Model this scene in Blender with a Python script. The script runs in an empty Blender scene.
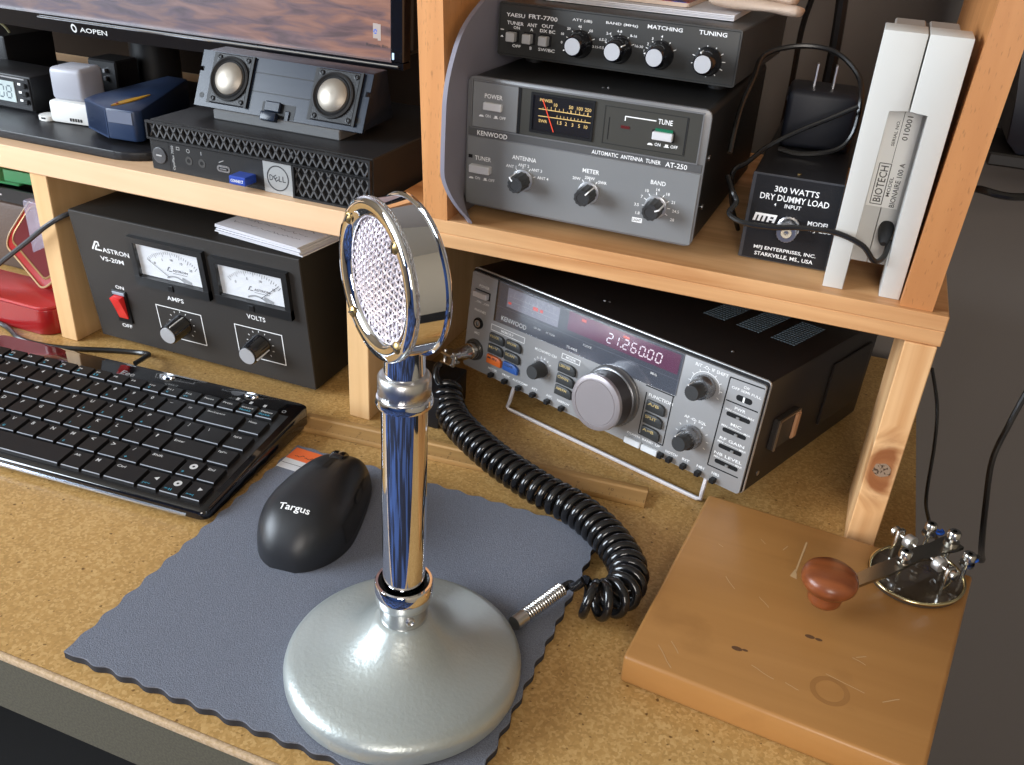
import bpy, bmesh, math, random
from mathutils import Matrix, Vector
random.seed(7)
PI = math.pi
C = bpy.context.scene.collection
sc = bpy.context.scene

# ------------------------------------------------------------------ camera, world, lights, exposure
cam_d = bpy.data.cameras.new('camera')
cam = bpy.data.objects.new('camera', cam_d)
C.objects.link(cam)
cam_d.sensor_fit = 'HORIZONTAL'
cam_d.sensor_width = 36.0
cam_d.lens = 915.05 * 36.0 / 1024.0
cam_d.clip_start = 0.01
cam.matrix_world = Matrix(((0.92876271, -0.22721666, 0.29286921, 0.42576816),
                           (0.36590319, 0.4356191, -0.82240553, -0.24878178),
                           (0.05928478, 0.8709814, 0.48772607, 0.39418631),
                           (0, 0, 0, 1)))
sc.camera = cam
sc.view_settings.view_transform = 'Standard'
sc.view_settings.look = 'None'
sc.view_settings.gamma = 1.0
sc.view_settings.use_curve_mapping = False
sc.view_settings.exposure = 0.40
world = bpy.data.worlds.new('sky')
sc.world = world
world.use_nodes = True
wb = world.node_tree.nodes['Background']
wb.inputs[0].default_value = (0.45, 0.62, 0.9, 1)
wb.inputs[1].default_value = 1.6

def area_light(name, loc, target, sx, sy, power, col):
    d = bpy.data.lights.new(name, 'AREA')
    d.shape = 'RECTANGLE'; d.size = sx; d.size_y = sy
    d.energy = power; d.color = col
    o = bpy.data.objects.new(name, d); C.objects.link(o)
    o.location = loc
    o.rotation_euler = (Vector(target) - Vector(loc)).to_track_quat('-Z', 'Y').to_euler()
    return o
# daylight entering by the window in the left wall; warm fill added behind the photographer
area_light('window_daylight', (-1.62, -0.95, 0.80), (0.4, 0.25, 0.1), 1.25, 1.15, 66, (0.82, 0.91, 1.0))
area_light('rear_fill_light', (0.95, -2.45, 0.95), (0.4, 0.3, 0.1), 0.85, 1.1, 26, (1.0, 0.90, 0.78))

# ------------------------------------------------------------------ materials
MATS = {}
def mat(name, col, rough=0.5, metal=0.0, spec=0.5, coat=0.0, emis=None, estr=1.0, bump=None, speck=None):
    """Principled material; bump=(noise scale, strength); speck=(scale, second colour, low, high)."""
    if name in MATS: return MATS[name]
    m = bpy.data.materials.new(name); m.use_nodes = True
    nt = m.node_tree; b = nt.nodes['Principled BSDF']
    b.inputs['Base Color'].default_value = (*col, 1)
    b.inputs['Roughness'].default_value = rough
    b.inputs['Metallic'].default_value = metal
    b.inputs['Specular IOR Level'].default_value = spec
    b.inputs['Coat Weight'].default_value = coat
    b.inputs['Coat Roughness'].default_value = 0.05
    if emis:
        b.inputs['Emission Color'].default_value = (*emis, 1)
        b.inputs['Emission Strength'].default_value = estr
    tc = None
    if bump or speck:
        tc = nt.nodes.new('ShaderNodeTexCoord')
    if speck:
        n = nt.nodes.new('ShaderNodeTexNoise'); n.inputs['Scale'].default_value = speck[0]; n.inputs['Detail'].default_value = 3
        nt.links.new(tc.outputs['Object'], n.inputs['Vector'])
        r = nt.nodes.new('ShaderNodeValToRGB')
        r.color_ramp.elements[0].position = speck[2]; r.color_ramp.elements[0].color = (*col, 1)
        r.color_ramp.elements[1].position = speck[3]; r.color_ramp.elements[1].color = (*speck[1], 1)
        nt.links.new(n.outputs['Fac'], r.inputs['Fac']); nt.links.new(r.outputs['Color'], b.inputs['Base Color'])
    if bump:
        n = nt.nodes.new('ShaderNodeTexNoise'); n.inputs['Scale'].default_value = bump[0]; n.inputs['Detail'].default_value = 4
        nt.links.new(tc.outputs['Object'], n.inputs['Vector'])
        bp_ = nt.nodes.new('ShaderNodeBump'); bp_.inputs['Strength'].default_value = bump[1]; bp_.inputs['Distance'].default_value = 0.001
        nt.links.new(n.outputs['Fac'], bp_.inputs['Height']); nt.links.new(bp_.outputs['Normal'], b.inputs['Normal'])
    MATS[name] = m
    return m

def wood(name, light, dark, axis='X', rough=0.5, scale=1.0, pores=False, wear=0.0, knot=None, contrast=1.0):
    """Grain stretched along one object axis; knot=(x,y,z,radius) swirls the grain there."""
    m = bpy.data.materials.new(name); m.use_nodes = True
    nt = m.node_tree; N = nt.nodes; L = nt.links; b = N['Principled BSDF']
    b.inputs['Roughness'].default_value = rough
    tc = N.new('ShaderNodeTexCoord'); mp = N.new('ShaderNodeMapping')
    s = [70.0 * scale] * 3; s['XYZ'.index(axis)] = 4.0 * scale
    mp.inputs['Scale'].default_value = s
    src = tc.outputs['Object']
    if knot:
        d = N.new('ShaderNodeVectorMath'); d.operation = 'DISTANCE'; d.inputs[1].default_value = knot[:3]
        L.new(src, d.inputs[0])
        mr = N.new('ShaderNodeMapRange'); mr.inputs['From Min'].default_value = 0.0; mr.inputs['From Max'].default_value = knot[3] * 4.5
        mr.inputs['To Min'].default_value = 0.035; mr.inputs['To Max'].default_value = 0.0
        L.new(d.outputs['Value'], mr.inputs['Value'])
        cx = N.new('ShaderNodeCombineXYZ'); L.new(mr.outputs['Result'], cx.inputs['X']); L.new(mr.outputs['Result'], cx.inputs['Y'])
        ad = N.new('ShaderNodeVectorMath'); L.new(src, ad.inputs[0]); L.new(cx.outputs[0], ad.inputs[1]); src = ad.outputs[0]
    L.new(src, mp.inputs['Vector'])
    n = N.new('ShaderNodeTexNoise'); n.inputs['Scale'].default_value = 1.0; n.inputs['Detail'].default_value = 5; n.inputs['Distortion'].default_value = 0.6
    L.new(mp.outputs[0], n.inputs['Vector'])
    n2 = N.new('ShaderNodeTexNoise'); n2.inputs['Scale'].default_value = 9.0; n2.inputs['Detail'].default_value = 3
    L.new(tc.outputs['Object'], n2.inputs['Vector'])
    mx = N.new('ShaderNodeMix'); mx.data_type = 'FLOAT'; mx.inputs[0].default_value = 0.3
    L.new(n.outputs['Fac'], mx.inputs[2]); L.new(n2.outputs['Fac'], mx.inputs[3])
    r = N.new('ShaderNodeValToRGB')
    r.color_ramp.elements[0].position = 0.5 - 0.2 / contrast; r.color_ramp.elements[0].color = (*dark, 1)
    r.color_ramp.elements[1].position = 0.5 + 0.16 / contrast; r.color_ramp.elements[1].color = (*light, 1)
    L.new(mx.outputs[0], r.inputs['Fac'])
    out = r.outputs['Color']
    if knot:                                                  # resin darkened wood around the knot
        sc_ = N.new('ShaderNodeVectorMath'); sc_.operation = 'MULTIPLY'; sc_.inputs[1].default_value = (1, 1, 0.42)
        sb_ = N.new('ShaderNodeVectorMath'); sb_.operation = 'SUBTRACT'; sb_.inputs[1].default_value = knot[:3]
        L.new(tc.outputs['Object'], sb_.inputs[0]); L.new(sb_.outputs[0], sc_.inputs[0])
        ln = N.new('ShaderNodeVectorMath'); ln.operation = 'LENGTH'; L.new(sc_.outputs[0], ln.inputs[0])
        nz = N.new('ShaderNodeMath'); nz.operation = 'MULTIPLY_ADD'; nz.inputs[1].default_value = 0.012; L.new(n.outputs['Fac'], nz.inputs[0]); L.new(ln.outputs['Value'], nz.inputs[2])
        rk_ = N.new('ShaderNodeValToRGB'); rk_.color_ramp.elements[0].position = 0.0130; rk_.color_ramp.elements[0].color = (0.42, 0.27, 0.2, 1)
        rk_.color_ramp.elements[1].position = 0.0165; rk_.color_ramp.elements[1].color = (1, 1, 1, 1); L.new(nz.outputs[0], rk_.inputs['Fac'])
        mk_ = N.new('ShaderNodeMix'); mk_.data_type = 'RGBA'; mk_.blend_type = 'MULTIPLY'; mk_.inputs[0].default_value = 1
        L.new(out, mk_.inputs[6]); L.new(rk_.outputs['Color'], mk_.inputs[7]); out = mk_.outputs[2]
    if pores:
        mp2 = N.new('ShaderNodeMapping'); s2 = [900.0] * 3; s2['XYZ'.index(axis)] = 160.0
        mp2.inputs['Scale'].default_value = s2; L.new(tc.outputs['Object'], mp2.inputs['Vector'])
        n3 = N.new('ShaderNodeTexNoise'); n3.inputs['Scale'].default_value = 1.0; n3.inputs['Detail'].default_value = 1; L.new(mp2.outputs[0], n3.inputs['Vector'])
        r3 = N.new('ShaderNodeValToRGB'); r3.color_ramp.elements[0].position = 0.26; r3.color_ramp.elements[0].color = (0.32, 0.3, 0.28, 1)
        r3.color_ramp.elements[1].position = 0.36; r3.color_ramp.elements[1].color = (1, 1, 1, 1); L.new(n3.outputs['Fac'], r3.inputs['Fac'])
        mm = N.new('ShaderNodeMix'); mm.data_type = 'RGBA'; mm.blend_type = 'MULTIPLY'; mm.inputs[0].default_value = 0.4
        L.new(out, mm.inputs[6]); L.new(r3.outputs['Color'], mm.inputs[7]); out = mm.outputs[2]
    if wear:
        n4 = N.new('ShaderNodeTexNoise'); n4.inputs['Scale'].default_value = 26; n4.inputs['Detail'].default_value = 6; L.new(tc.outputs['Object'], n4.inputs['Vector'])
        r4 = N.new('ShaderNodeValToRGB'); r4.color_ramp.elements[0].position = 0.27; r4.color_ramp.elements[0].color = (0.45, 0.38, 0.32, 1)
        r4.color_ramp.elements[1].position = 0.40; r4.color_ramp.elements[1].color = (1, 1, 1, 1); L.new(n4.outputs['Fac'], r4.inputs['Fac'])
        mm = N.new('ShaderNodeMix'); mm.data_type = 'RGBA'; mm.blend_type = 'MULTIPLY'; mm.inputs[0].default_value = wear
        L.new(out, mm.inputs[6]); L.new(r4.outputs['Color'], mm.inputs[7]); out = mm.outputs[2]
    L.new(out, b.inputs['Base Color'])
    bu = N.new('ShaderNodeBump'); bu.inputs['Strength'].default_value = 0.25; bu.inputs['Distance'].default_value = 0.0006
    L.new(n.outputs['Fac'], bu.inputs['Height']); L.new(bu.outputs['Normal'], b.inputs['Normal'])
    return m

def clear(name, tint=(1, 1, 1), gloss=0.08, rough=0.02, opacity=0.0, haze=(0.8, 0.8, 0.85)):
    """Thin clear sheet: transparent with a little mirror, optionally hazy."""
    m = bpy.data.materials.new(name); m.use_nodes = True
    nt = m.node_tree; N = nt.nodes; L = nt.links
    N.remove(N['Principled BSDF'])
    t = N.new('ShaderNodeBsdfTransparent'); t.inputs[0].default_value = (*tint, 1)
    g = N.new('ShaderNodeBsdfGlossy'); g.inputs['Roughness'].default_value = rough
    mx = N.new('ShaderNodeMixShader'); mx.inputs[0].default_value = gloss
    L.new(t.outputs[0], mx.inputs[1]); L.new(g.outputs[0], mx.inputs[2])
    last = mx
    if opacity:
        df = N.new('ShaderNodeBsdfDiffuse'); df.inputs[0].default_value = (*haze, 1)
        m2 = N.new('ShaderNodeMixShader'); m2.inputs[0].default_value = opacity
        L.new(mx.outputs[0], m2.inputs[1]); L.new(df.outputs[0], m2.inputs[2]); last = m2
    L.new(last.outputs[0], N['Material Output'].inputs[0])
    return m

def board_mat():
    """Particle board: tan ground with pale chips and small dark flecks."""
    m = bpy.data.materials.new('particle_board'); m.use_nodes = True
    nt = m.node_tree; N = nt.nodes; L = nt.links; b = N['Principled BSDF']
    b.inputs['Roughness'].default_value = 0.42
    tc = N.new('ShaderNodeTexCoord')
    vo = N.new('ShaderNodeTexVoronoi'); vo.inputs['Scale'].default_value = 620; L.new(tc.outputs['Object'], vo.inputs['Vector'])
    sp = N.new('ShaderNodeSeparateColor'); L.new(vo.outputs['Color'], sp.inputs[0])
    lo_ = N.new('ShaderNodeTexNoise'); lo_.inputs['Scale'].default_value = 14; lo_.inputs['Detail'].default_value = 4; L.new(tc.outputs['Object'], lo_.inputs['Vector'])
    n = N.new('ShaderNodeMix'); n.data_type = 'FLOAT'; n.inputs[0].default_value = 0.45; L.new(sp.outputs[0], n.inputs[2]); L.new(lo_.outputs['Fac'], n.inputs[3])
    r = N.new('ShaderNodeValToRGB')
    e = r.color_ramp.elements
    e[0].position = 0.18; e[0].color = (0.39, 0.225, 0.072, 1)
    e[1].position = 0.86; e[1].color = (0.62, 0.40, 0.165, 1)
    k = e.new(0.48); k.color = (0.48, 0.28, 0.092, 1)
    L.new(n.outputs[0], r.inputs['Fac'])
    v = N.new('ShaderNodeTexNoise'); v.inputs['Scale'].default_value = 330; v.inputs['Detail'].default_value = 0; L.new(tc.outputs['Object'], v.inputs['Vector'])
    r2 = N.new('ShaderNodeValToRGB'); r2.color_ramp.elements[0].position = 0.17; r2.color_ramp.elements[0].color = (0.35, 0.28, 0.2, 1)
    r2.color_ramp.elements[1].position = 0.24; r2.color_ramp.elements[1].color = (1, 1, 1, 1); L.new(v.outputs['Fac'], r2.inputs['Fac'])
    mm = N.new('ShaderNodeMix'); mm.data_type = 'RGBA'; mm.blend_type = 'MULTIPLY'; mm.inputs[0].default_value = 1
    L.new(r.outputs[0], mm.inputs[6]); L.new(r2.outputs[0], mm.inputs[7]); L.new(mm.outputs[2], b.inputs['Base Color'])
    return m

def screen_mat():
    """Desktop wallpaper: wind-rippled sand in brown and mauve, shown by the lit panel."""
    m = bpy.data.materials.new('lit_screen'); m.use_nodes = True
    nt = m.node_tree; N = nt.nodes; L = nt.links; b = N['Principled BSDF']
    b.inputs['Base Color'].default_value = (0.02, 0.02, 0.02, 1); b.inputs['Roughness'].default_value = 0.35
    tc = N.new('ShaderNodeTexCoord'); mp = N.new('ShaderNodeMapping'); mp.inputs['Scale'].default_value = (11, 1, 62); mp.inputs['Rotation'].default_value = (0, 0.25, 0)
    L.new(tc.outputs['Object'], mp.inputs[0])
    n = N.new('ShaderNodeTexNoise'); n.inputs['Scale'].default_value = 2.2; n.inputs['Detail'].default_value = 8; n.inputs['Distortion'].default_value = 0.7; L.new(mp.outputs[0], n.inputs['Vector'])
    r = N.new('ShaderNodeValToRGB'); e = r.color_ramp.elements
    e[0].position = 0.32; e[0].color = (0.085, 0.045, 0.055, 1); e[1].position = 0.7; e[1].color = (0.36, 0.2, 0.15, 1)
    k = e.new(0.47); k.color = (0.17, 0.10, 0.115, 1); k = e.new(0.56); k.color = (0.27, 0.14, 0.105, 1)
    L.new(n.outputs['Fac'], r.inputs['Fac'])
    n2 = N.new('ShaderNodeTexNoise'); n2.inputs['Scale'].default_value = 7; L.new(tc.outputs['Object'], n2.inputs['Vector'])
    sx = N.new('ShaderNodeSeparateXYZ'); L.new(tc.outputs['Object'], sx.inputs[0])
    mr = N.new('ShaderNodeMapRange'); mr.inputs['From Min'].default_value = -0.16; mr.inputs['From Max'].default_value = 0.06; L.new(sx.outputs['X'], mr.inputs['Value'])
    mx = N.new('ShaderNodeMix'); mx.data_type = 'RGBA'; mx.inputs[6].default_value = (0.8, 0.85, 1.15, 1); mx.inputs[7].default_value = (1.25, 1.0, 0.85, 1); L.new(mr.outputs[0], mx.inputs[0])
    mm = N.new('ShaderNodeMix'); mm.data_type = 'RGBA'; mm.blend_type = 'MULTIPLY'; mm.inputs[0].default_value = 1
    L.new(r.outputs[0], mm.inputs[6]); L.new(mx.outputs[2], mm.inputs[7])
    L.new(mm.outputs[2], b.inputs['Emission Color']); b.inputs['Emission Strength'].default_value = 0.62
    return m

PINE = wood('pale_pine', (0.82, 0.56, 0.35), (0.68, 0.43, 0.24), 'X', 0.5)
PINEZ = wood('pale_pine_upright', (0.76, 0.50, 0.25), (0.60, 0.36, 0.16), 'Z', 0.5)
AMBER = wood('amber_pine', (0.78, 0.45, 0.21), (0.50, 0.23, 0.085), 'X', 0.45, contrast=1.35)
AMBERZ = wood('amber_pine_upright', (0.70, 0.33, 0.12), (0.54, 0.22, 0.07), 'Z', 0.45, pores=True, contrast=0.9)
KNOTTY = wood('sunlit_knotty_pine', (0.92, 0.60, 0.31), (0.60, 0.29, 0.11), 'Z', 0.42, scale=0.7, knot=(0.0092, 0.0, 0.0686, 0.0075), contrast=1.3)  # pine lightened to carry the sun falling on the corner post
KEYBOARDWOOD = wood('worn_varnished_board', (0.44, 0.215, 0.066), (0.36, 0.165, 0.047), 'X', 0.36, scale=0.8, wear=0.22, contrast=0.8)
KNOBWOOD = wood('cherry_knob', (0.30, 0.085, 0.026), (0.12, 0.03, 0.010), 'X', 0.3, scale=1.6, contrast=1.3)
RULERWOOD = wood('ruler_wood', (0.46, 0.27, 0.095), (0.34, 0.18, 0.06), 'X', 0.55, scale=1.5)
DESK = board_mat()
BLACK = mat('black_plastic', (0.008, 0.008, 0.009), 0.45, spec=0.3)
SATIN = mat('satin_black_paint', (0.012, 0.012, 0.014), 0.40, spec=0.3, bump=(900, 0.15))
GLOSS = mat('gloss_black', (0.006, 0.006, 0.008), 0.08, coat=0.6)
RUBBER = mat('black_rubber', (0.01, 0.01, 0.011), 0.6)
CHROME = mat('chrome', (0.86, 0.87, 0.9), 0.04, 1.0)
STEEL = mat('brushed_steel', (0.62, 0.62, 0.64), 0.28, 1.0)
BRASS = mat('brass', (0.40, 0.28, 0.12), 0.38, 1.0)
WHITEINK = mat('white_ink', (0.92, 0.92, 0.92), 0.5)
GREYINK = mat('grey_ink', (0.38, 0.38, 0.38), 0.5)
DARKINK = mat('dark_ink', (0.03, 0.03, 0.035), 0.6)
WHITE = mat('white_plastic', (0.66, 0.66, 0.64), 0.4)
SILVERCAP = mat('spun_aluminium', (0.66, 0.66, 0.68), 0.40, 0.5)
GUN = mat('gunmetal_face', (0.235, 0.24, 0.245), 0.42, 0.2)
GUNDARK = mat('dark_olive_panel', (0.045, 0.043, 0.036), 0.45)
GUNFRAME = mat('grey_frame', (0.21, 0.21, 0.215), 0.4, 0.4)
FRTFACE = mat('charcoal_face', (0.045, 0.045, 0.043), 0.42, 0.2)
KFACE = mat('silver_grey_face', (0.31, 0.31, 0.315), 0.42, 0.2)
KTOP = mat('dark_brown_case', (0.015, 0.012, 0.011), 0.38, spec=0.3, bump=(1200, 0.1))
HAMMER = mat('silver_hammer_paint', (0.44, 0.475, 0.46), 0.36, 0.5, bump=(420, 0.22))
FABRIC = mat('grey_blue_fabric', (0.135, 0.15, 0.19), 0.9, spec=0.2, speck=(1500, (0.21, 0.225, 0.275), 0.35, 0.65), bump=(1800, 0.5))
FOAM = mat('dark_foam', (0.02, 0.02, 0.025), 0.9)
PAPER = mat('paper', (0.62, 0.62, 0.66), 0.8)
ORANGE = mat('orange_print', (0.85, 0.16, 0.04), 0.5)

# ------------------------------------------------------------------ mesh helpers
RX90 = Matrix.Rotation(PI / 2, 4, 'X')
def PM(u, w, d=0.0):
    """Frame on a front panel: local x right, y up, z out of the panel towards the viewer (-Y)."""
    return Matrix.Translation((u, -d, w)) @ RX90
_txt = {}
def text_data(s):
    if s not in _txt:
        cu = bpy.data.curves.new('lettering', 'FONT'); cu.body = s; cu.resolution_u = 2; cu.offset = 0.012
        ob = bpy.data.objects.new('lettering_source', cu)
        me = bpy.data.meshes.new_from_object(ob)
        V = [v.co.copy() for v in me.vertices]; F = [tuple(p.vertices) for p in me.polygons]
        bpy.data.objects.remove(ob); bpy.data.curves.remove(cu); bpy.data.meshes.remove(me)
        x0 = min(v.x for v in V); x1 = max(v.x for v in V); y0 = min(v.y for v in V); y1 = max(v.y for v in V)
        _txt[s] = (V, F, x0, x1, y0, y1)
    return _txt[s]

class MB:
    def __init__(self, s=0.001):
        self.bm = bmesh.new(); self.s = s
    def _add(self, V, F, M=None):
        if M is not None: V = [M @ Vector(v) for v in V]
        vs = [self.bm.verts.new(v) for v in V]
        for f in F:
            try: self.bm.faces.new([vs[i] for i in f])
            except ValueError: pass
        return self
    def box(self, x0, x1, y0, y1, z0, z1, r=0.0, seg=1, M=None):
        V = [(x, y, z) for z in (z0, z1) for y in (y0, y1) for x in (x0, x1)]
        F = [(0, 2, 3, 1), (4, 5, 7, 6), (0, 1, 5, 4), (2, 6, 7, 3), (0, 4, 6, 2), (1, 3, 7, 5)]
        if r <= 0: return self._add(V, F, M)
        b = bmesh.new(); vs = [b.verts.new(v) for v in V]
        for f in F: b.faces.new([vs[i] for i in f])
        bmesh.ops.bevel(b, geom=b.edges[:], offset=r, segments=seg, affect='EDGES', profile=0.5)
        b.verts.index_update()
        self._add([v.co.copy() for v in b.verts], [[v.index for v in f.verts] for f in b.faces], M); b.free()
        return self
    def poly(self, pts, z0, z1, M=None, r=0.0):
        """Prism of a flat outline (counter-clockwise) from z0 to z1."""
        n = len(pts)
        V = [(x, y, z0) for x, y in pts] + [(x, y, z1) for x, y in pts]
        F = [tuple(range(n - 1, -1, -1)), tuple(range(n, 2 * n))] + [(i, (i + 1) % n, n + (i + 1) % n, n + i) for i in range(n)]
        if r <= 0: return self._add(V, F, M)
        b = bmesh.new(); vs = [b.verts.new(v) for v in V]
        for f in F: b.faces.new([vs[i] for i in f])
        bmesh.ops.bevel(b, geom=b.edges[:], offset=r, segments=2, affect='EDGES', profile=0.5)
        b.verts.index_update()
        self._add([v.co.copy() for v in b.verts], [[v.index for v in f.verts] for f in b.faces], M); b.free()
        return self
    def lathe(self, prof, M=None, n=24, flute=0, depth=0.0):
        """Profile of (radius, height) turned about local z; flutes cut every other ridge."""
        V = []; F = []
        for k, (r, h) in enumerate(prof):
            for i in range(n):
                a = 2 * PI * i / n
                rr = r * (1 - depth * (0.5 - 0.5 * math.cos(flute * a))) if flute else r
                V.append((rr * math.cos(a), rr * math.sin(a), h))
        for k in range(len(prof) - 1):
            for i in range(n):
                j = (i + 1) % n
                F.append((k * n + i, k * n + j, (k + 1) * n + j, (k + 1) * n + i))
        if prof[0][0] > 1e-6: F.append(tuple(range(n - 1, -1, -1)))
        m = (len(prof) - 1) * n
        if prof[-1][0] > 1e-6: F.append(tuple(range(m, m + n)))
        return self._add(V, F, M)
    def cyl(self, r, z0, z1, M=None, n=20, r1=None):
        return self.lathe([(r, z0), (r if r1 is None else r1, z1)], M, n)
    def rod(self, a, b, r, n=10, r1=None):
        a = Vector(a); b = Vector(b); d = b - a
        q = d.to_track_quat('Z', 'Y').to_matrix().to_4x4()
        return self.lathe([(r, 0), (r if r1 is None else r1, d.length)], Matrix.Translation(a) @ q, n)
    def tube(self, P, r, n=8, closed=False):
        P = [Vector(p) for p in P]; N = len(P); V = []; F = []
        up = Vector((0.123, 0.2, 0.97)).normalized(); prev = None
        for i, p in enumerate(P):
            t = (P[(i + 1) % N] - P[i - 1]) if closed else (P[min(i + 1, N - 1)] - P[max(i - 1, 0)])
            t.normalize()
            if prev is None:
                x = t.cross(up).normalized()
            else:
                x = (prev - t * prev.dot(t)).normalized()
            prev = x; y = t.cross(x)
            for k in range(n):
                a = 2 * PI * k / n
                V.append(p + x * (r * math.cos(a)) + y * (r * math.sin(a)))
        for i in range(N if closed else N - 1):
            j = (i + 1) % N
            for k in range(n):
                l = (k + 1) % n
                F.append((i * n + k, i * n + l, j * n + l, j * n + k))
        if not closed:
            F.append(tuple(range(n - 1, -1, -1))); F.append(tuple(range((N - 1) * n, N * n)))
        return self._add(V, F)
    def ring(self, r0, r1, z0, z1, M=None, n=32):
        return self.lathe2([(r0, z0), (r1, z0), (r1, z1), (r0, z1)], M, n)
    def lathe2(self, prof, M=None, n=32):
        """Closed profile turned about local z (a ring)."""
        V = []; F = []; m = len(prof)
        for (r, h) in prof:
            for i in range(n):
                a = 2 * PI * i / n; V.append((r * math.cos(a), r * math.sin(a), h))
        for k in range(m):
            l = (k + 1) % m
            for i in range(n):
                j = (i + 1) % n; F.append((k * n + i, k * n + j, l * n + j, l * n + i))
        return self._add(V, F, M)
    def text(self, s, u0, u1, y0, y1, M=None, lift=0.0):
        """Lettering fitted into u0..u1 by y0..y1 of the frame M (u1 None keeps the natural width, centred on u0)."""
        V, F, a0, a1, b0, b1 = text_data(s)
        ky = (y1 - y0) / (b1 - b0)
        if u1 is None:
            kx = ky; x0 = u0 - kx * (a1 - a0) / 2
        else:
            kx = (u1 - u0) / (a1 - a0); x0 = u0
        return self._add([(x0 + (v.x - a0) * kx, y0 + (v.y - b0) * ky, lift) for v in V], F, M)
    def line(self, a, b, w, M=None, lift=0.0):
        a = Vector((*a, 0)); b = Vector((*b, 0)); d = (b - a).normalized(); n = Vector((-d.y, d.x, 0)) * (w / 2)
        q = [a - n, b - n, b + n, a + n]
        return self._add([(p.x, p.y, lift) for p in q], [(0, 1, 2, 3)], M)
    def rect(self, x0, x1, y0, y1, M=None, lift=0.0):
        return self._add([(x0, y0, lift), (x1, y0, lift), (x1, y1, lift), (x0, y1, lift)], [(0, 1, 2, 3)], M)
    def frame(self, x0, x1, y0, y1, t, z0, z1, M=None):
        self.box(x0, x1, y0, y0 + t, z0, z1, M=M); self.box(x0, x1, y1 - t, y1, z0, z1, M=M)
        self.box(x0, x0 + t, y0 + t, y1 - t, z0, z1, M=M); self.box(x1 - t, x1, y0 + t, y1 - t, z0, z1, M=M)
        return self
    def build(self, name, m, parent=None, smooth=True, angle=35, label=None, kind=None):
        bmesh.ops.recalc_face_normals(self.bm, faces=self.bm.faces[:])
        me = bpy.data.meshes.new(name)
        if self.s != 1.0:
            for v in self.bm.verts: v.co *= self.s
        self.bm.to_mesh(me); self.bm.free()
        if smooth:
            for p in me.polygons: p.use_smooth = True
            me.set_sharp_from_angle(angle=math.radians(angle))
        me.materials.append(m)
        o = bpy.data.objects.new(name, me); C.objects.link(o)
        if parent: o.parent = parent
        if label: o['label'] = label
        if kind: o['kind'] = kind
        return o

def tag(o, label, cat, group=None):
    o['label'] = label; o['category'] = cat
    if group: o['group'] = group
    return o
def thing(name, label, cat, loc, yaw=0.0, pitch=0.0, group=None):
    o = bpy.data.objects.new(name, None); C.objects.link(o)
    o.location = loc; o.rotation_euler = (-pitch, 0, yaw); o.empty_display_size = 0.02
    return tag(o, label, cat, group)
def struct(mb, name, m):
    o = mb.build(name, m, smooth=False); o['kind'] = 'structure'; return o
def rrect(x0, x1, y0, y1, r, n=5):
    P = []
    for cx, cy, a0 in ((x1 - r, y0 + r, -PI / 2), (x1 - r, y1 - r, 0), (x0 + r, y1 - r, PI / 2), (x0 + r, y0 + r, PI)):
        for i in range(n + 1):
            a = a0 + PI / 2 * i / n; P.append((cx + r * math.cos(a), cy + r * math.sin(a)))
    return P
def smooth_path(P, k=8):
    """Catmull-Rom through the points."""
    P = [Vector(p) for p in P]; Q = [P[0]] + P + [P[-1]]; out = []
    for i in range(1, len(Q) - 2):
        a, b, c, d = Q[i - 1:i + 3]
        for j in range(k):
            t = j / k
            out.append(0.5 * ((2 * b) + (c - a) * t + (2 * a - 5 * b + 4 * c - d) * t * t + (3 * b - a - 3 * c + d) * t ** 3))
    out.append(P[-1]); return out

# ------------------------------------------------------------------ the setting
WALLM = mat('grey_wall_paint', (0.165, 0.145, 0.13), 0.85, spec=0.2)
ROOMM = mat('room_wall_paint', (0.38, 0.31, 0.22), 0.9, spec=0.2)
struct(MB(1).box(-1.8, 1.95, 0.66, 0.76, -0.73, 1.7), 'wall_back', WALLM)
struct(MB(1).box(-1.8, 1.95, -2.7, 0.76, -0.83, -0.73), 'floor', mat('dark_carpet', (0.006, 0.0055, 0.0055), 0.95, bump=(700, 0.4)))
struct(MB(1).box(-1.8, 1.95, -2.6, -0.13, -0.73, -0.722), 'floor', mat('blue_reflection_patch', (0.035, 0.075, 0.22), 0.95, speck=(6, (0.006, 0.009, 0.025), 0.44, 0.52)))  # unseen blue patch added so the chrome column reflects blue
struct(MB(1).box(-1.8, 1.95, -2.7, 0.76, 1.7, 1.8), 'ceiling', mat('ceiling_paint', (0.52, 0.46, 0.37), 0.9))
struct(MB(1).box(1.85, 1.95, -2.7, 0.66, -0.73, 1.7), 'wall_right', ROOMM)
wl = MB(1)
wl.box(-1.9, -1.8, -2.7, 0.66, -0.73, 0.2); wl.box(-1.9, -1.8, -2.7, 0.66, 1.4, 1.7)
wl.box(-1.9, -1.8, -2.7, -1.6, 0.2, 1.4); wl.box(-1.9, -1.8, -0.3, 0.66, 0.2, 1.4)
struct(wl, 'wall_left', ROOMM)
wf = MB(1)
wf.box(-1.8, 1.85, -2.7, -2.6, -0.73, 0.35); wf.box(-1.8, 1.85, -2.7, -2.6, 1.55, 1.7)
wf.box(-1.8, 0.5, -2.7, -2.6, 0.35, 1.55); wf.box(1.4, 1.85, -2.7, -2.6, 0.35, 1.55)
struct(wf, 'wall_front', mat('blue_reflection_wall', (0.05, 0.115, 0.33), 0.85))  # unseen wall coloured blue to tint the chrome reflections
FRAMEM = mat('window_frame_paint', (0.7, 0.7, 0.68), 0.5)
w1 = MB(1)
for y0, y1 in ((-1.6, -1.55), (-0.98, -0.92), (-0.35, -0.3)): w1.box(-1.83, -1.78, y0, y1, 0.2, 1.4)
for z0, z1 in ((0.2, 0.25), (1.35, 1.4)): w1.box(-1.83, -1.78, -1.6, -0.3, z0, z1)
struct(w1, 'window_1', FRAMEM)
w2 = MB(1)
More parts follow.
